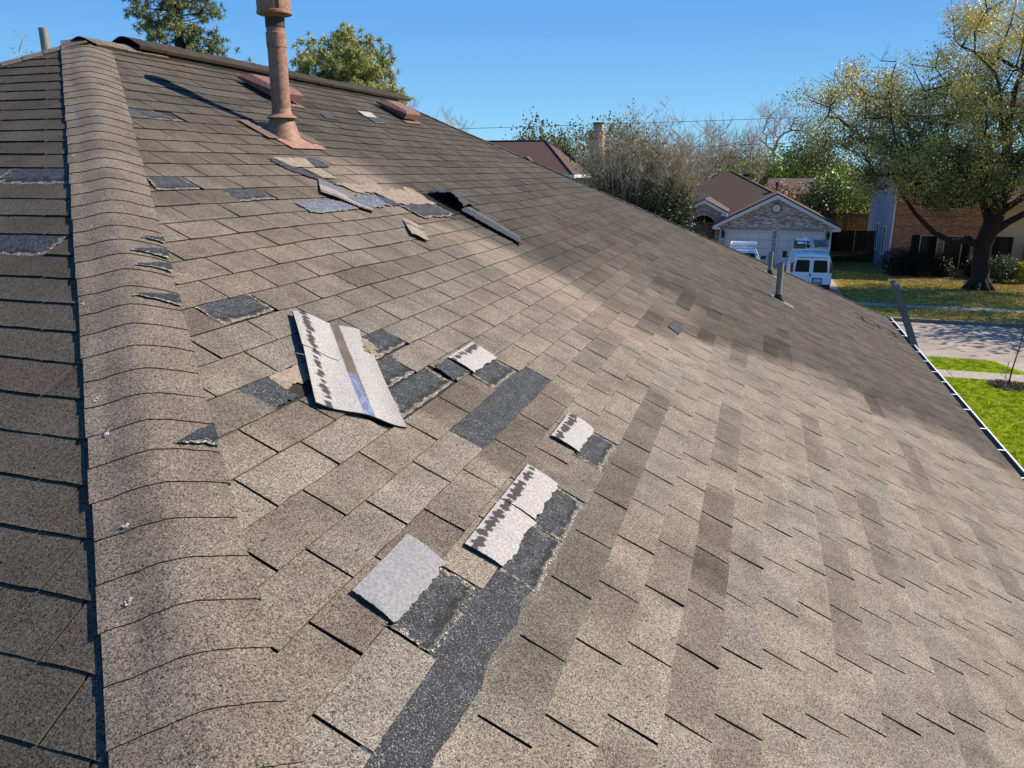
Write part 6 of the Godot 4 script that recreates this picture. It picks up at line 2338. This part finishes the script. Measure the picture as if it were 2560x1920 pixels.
func sapling() -> void:
	var at := Vector3(7.28, 0, -24.87)
	var t := thing("sapling", "thin leafless sapling staked in a mulch ring on the near lawn", "tree", at)
	var mb := MB.new()
	var pts := [Vector3(0, 0, 0), Vector3(0.03, 0.5, 0), Vector3(0.09, 1.0, 0.0), Vector3(0.14, 1.4, 0.0), Vector3(0.16, 1.85, 0.0)]
	for j in 4:
		mb.tube(pts[j], pts[j + 1], 0.024 - j * 0.004, 0.02 - j * 0.004, 6)
	var r := RandomNumberGenerator.new()
	r.seed = 6
	for j in 13:
		var b: Vector3 = pts[2].lerp(pts[4], r.randf())
		var e := b + Vector3(r.randf_range(-0.45, 0.45), r.randf_range(0.15, 0.4), r.randf_range(-0.3, 0.3))
		mb.tube(b, b.lerp(e, 0.5) - Vector3(0, 0.04, 0), 0.008, 0.006, 4)
		mb.tube(b.lerp(e, 0.5) - Vector3(0, 0.04, 0), e, 0.006, 0.003, 4)
	put("trunk", mb, M.bark, t)
	mb = MB.new()
	mb.tube(Vector3(-0.12, 0, 0.02), Vector3(-0.09, 0.75, 0.02), 0.012, 0.012, 5)
	put("stake", mb, M.twig, t)
	var xf := []
	var cols := []
	for j in 700:
		var a := r.randf() * TAU
		var q := sqrt(r.randf()) * 0.52
		xf.append(Transform3D(rnd_basis(r, r.randf_range(0.6, 1.3)), Vector3(at.x + cos(a) * q, 0.015 + 0.05 * (1.0 - q / 0.52), at.z + sin(a) * q * 1.0)))
		cols.append(Color(0.16, 0.11, 0.08) * r.randf_range(0.4, 1.5))
	var o := scatter("mulch", leaf_cluster(4, 0.05, 0.03, 44, 0.4), M.blade, xf, cols)
	o.set_meta("kind", "stuff")
	tag(o, "ring of brown mulch chips round the sapling", "mulch")


# ---------------------------------------------------------------- scene

func _ready() -> void:
	cam = Camera3D.new()
	cam.name = "camera"
	cam.position = EYE
	cam.rotation = Vector3(deg_to_rad(-15.5), deg_to_rad(17.5), 0.0)
	cam.fov = 53.07
	cam.near = 0.05
	cam.far = 2000.0
	add_child(cam)
	cam.current = true
	var env := Environment.new()
	env.background_mode = Environment.BG_SKY
	var sm := ProceduralSkyMaterial.new()
	sm.sky_top_color = Color(0.03, 0.145, 0.42).linear_to_srgb()
	sm.sky_horizon_color = Color(0.205, 0.41, 0.51).linear_to_srgb()
	sm.sky_curve = 0.085
	sm.ground_bottom_color = Color(0.2, 0.18, 0.15)
	sm.ground_horizon_color = Color(0.3, 0.33, 0.34)
	sm.sun_angle_max = 3.0
	var sky := Sky.new()
	sky.sky_material = sm
	env.sky = sky
	env.tonemap_mode = Environment.TONE_MAPPER_LINEAR
	env.tonemap_exposure = 2.0
	env.sdfgi_enabled = true
	env.ssao_enabled = true
	env.ssil_enabled = true
	var we := WorldEnvironment.new()
	we.name = "environment"
	we.environment = env
	add_child(we)
	var sun := DirectionalLight3D.new()
	sun.name = "sun"
	sun.light_energy = 1.6
	sun.light_color = Color(1.0, 0.955, 0.89)
	sun.light_angular_distance = 0.5
	sun.shadow_enabled = true
	sun.look_at_from_position(Vector3(66.3, 65.6, -36.0), Vector3.ZERO)
	add_child(sun)

	wave.noise_type = FastNoiseLite.TYPE_SIMPLEX
	wave.frequency = 0.55
	wave.seed = 3
	blot.noise_type = FastNoiseLite.TYPE_SIMPLEX
	blot.frequency = 1.0
	blot.seed = 17
	blot.fractal_type = FastNoiseLite.FRACTAL_FBM
	blot.fractal_octaves = 3
	fine.noise_type = FastNoiseLite.TYPE_SIMPLEX
	fine.frequency = 0.35
	fine.seed = 23
	fine.fractal_type = FastNoiseLite.FRACTAL_FBM
	fine.fractal_octaves = 2

	build_materials()
	mat("trim_grey", Color(0.42, 0.38, 0.37), 0.9)
	mat("blue_grey", Color(0.1, 0.11, 0.14), 0.7)
	mat("pale_siding", Color(0.27, 0.27, 0.29), 0.8)
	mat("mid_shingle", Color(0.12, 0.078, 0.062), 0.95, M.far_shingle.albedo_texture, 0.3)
	street()
	our_house()
	garage_house()
	two_storey()
	brown_house()
	fences()
	oak()
	pines()
	big_bush()
	backdrop_trees()
	wires()
	van()
	suv()
	ladder()
	sapling()
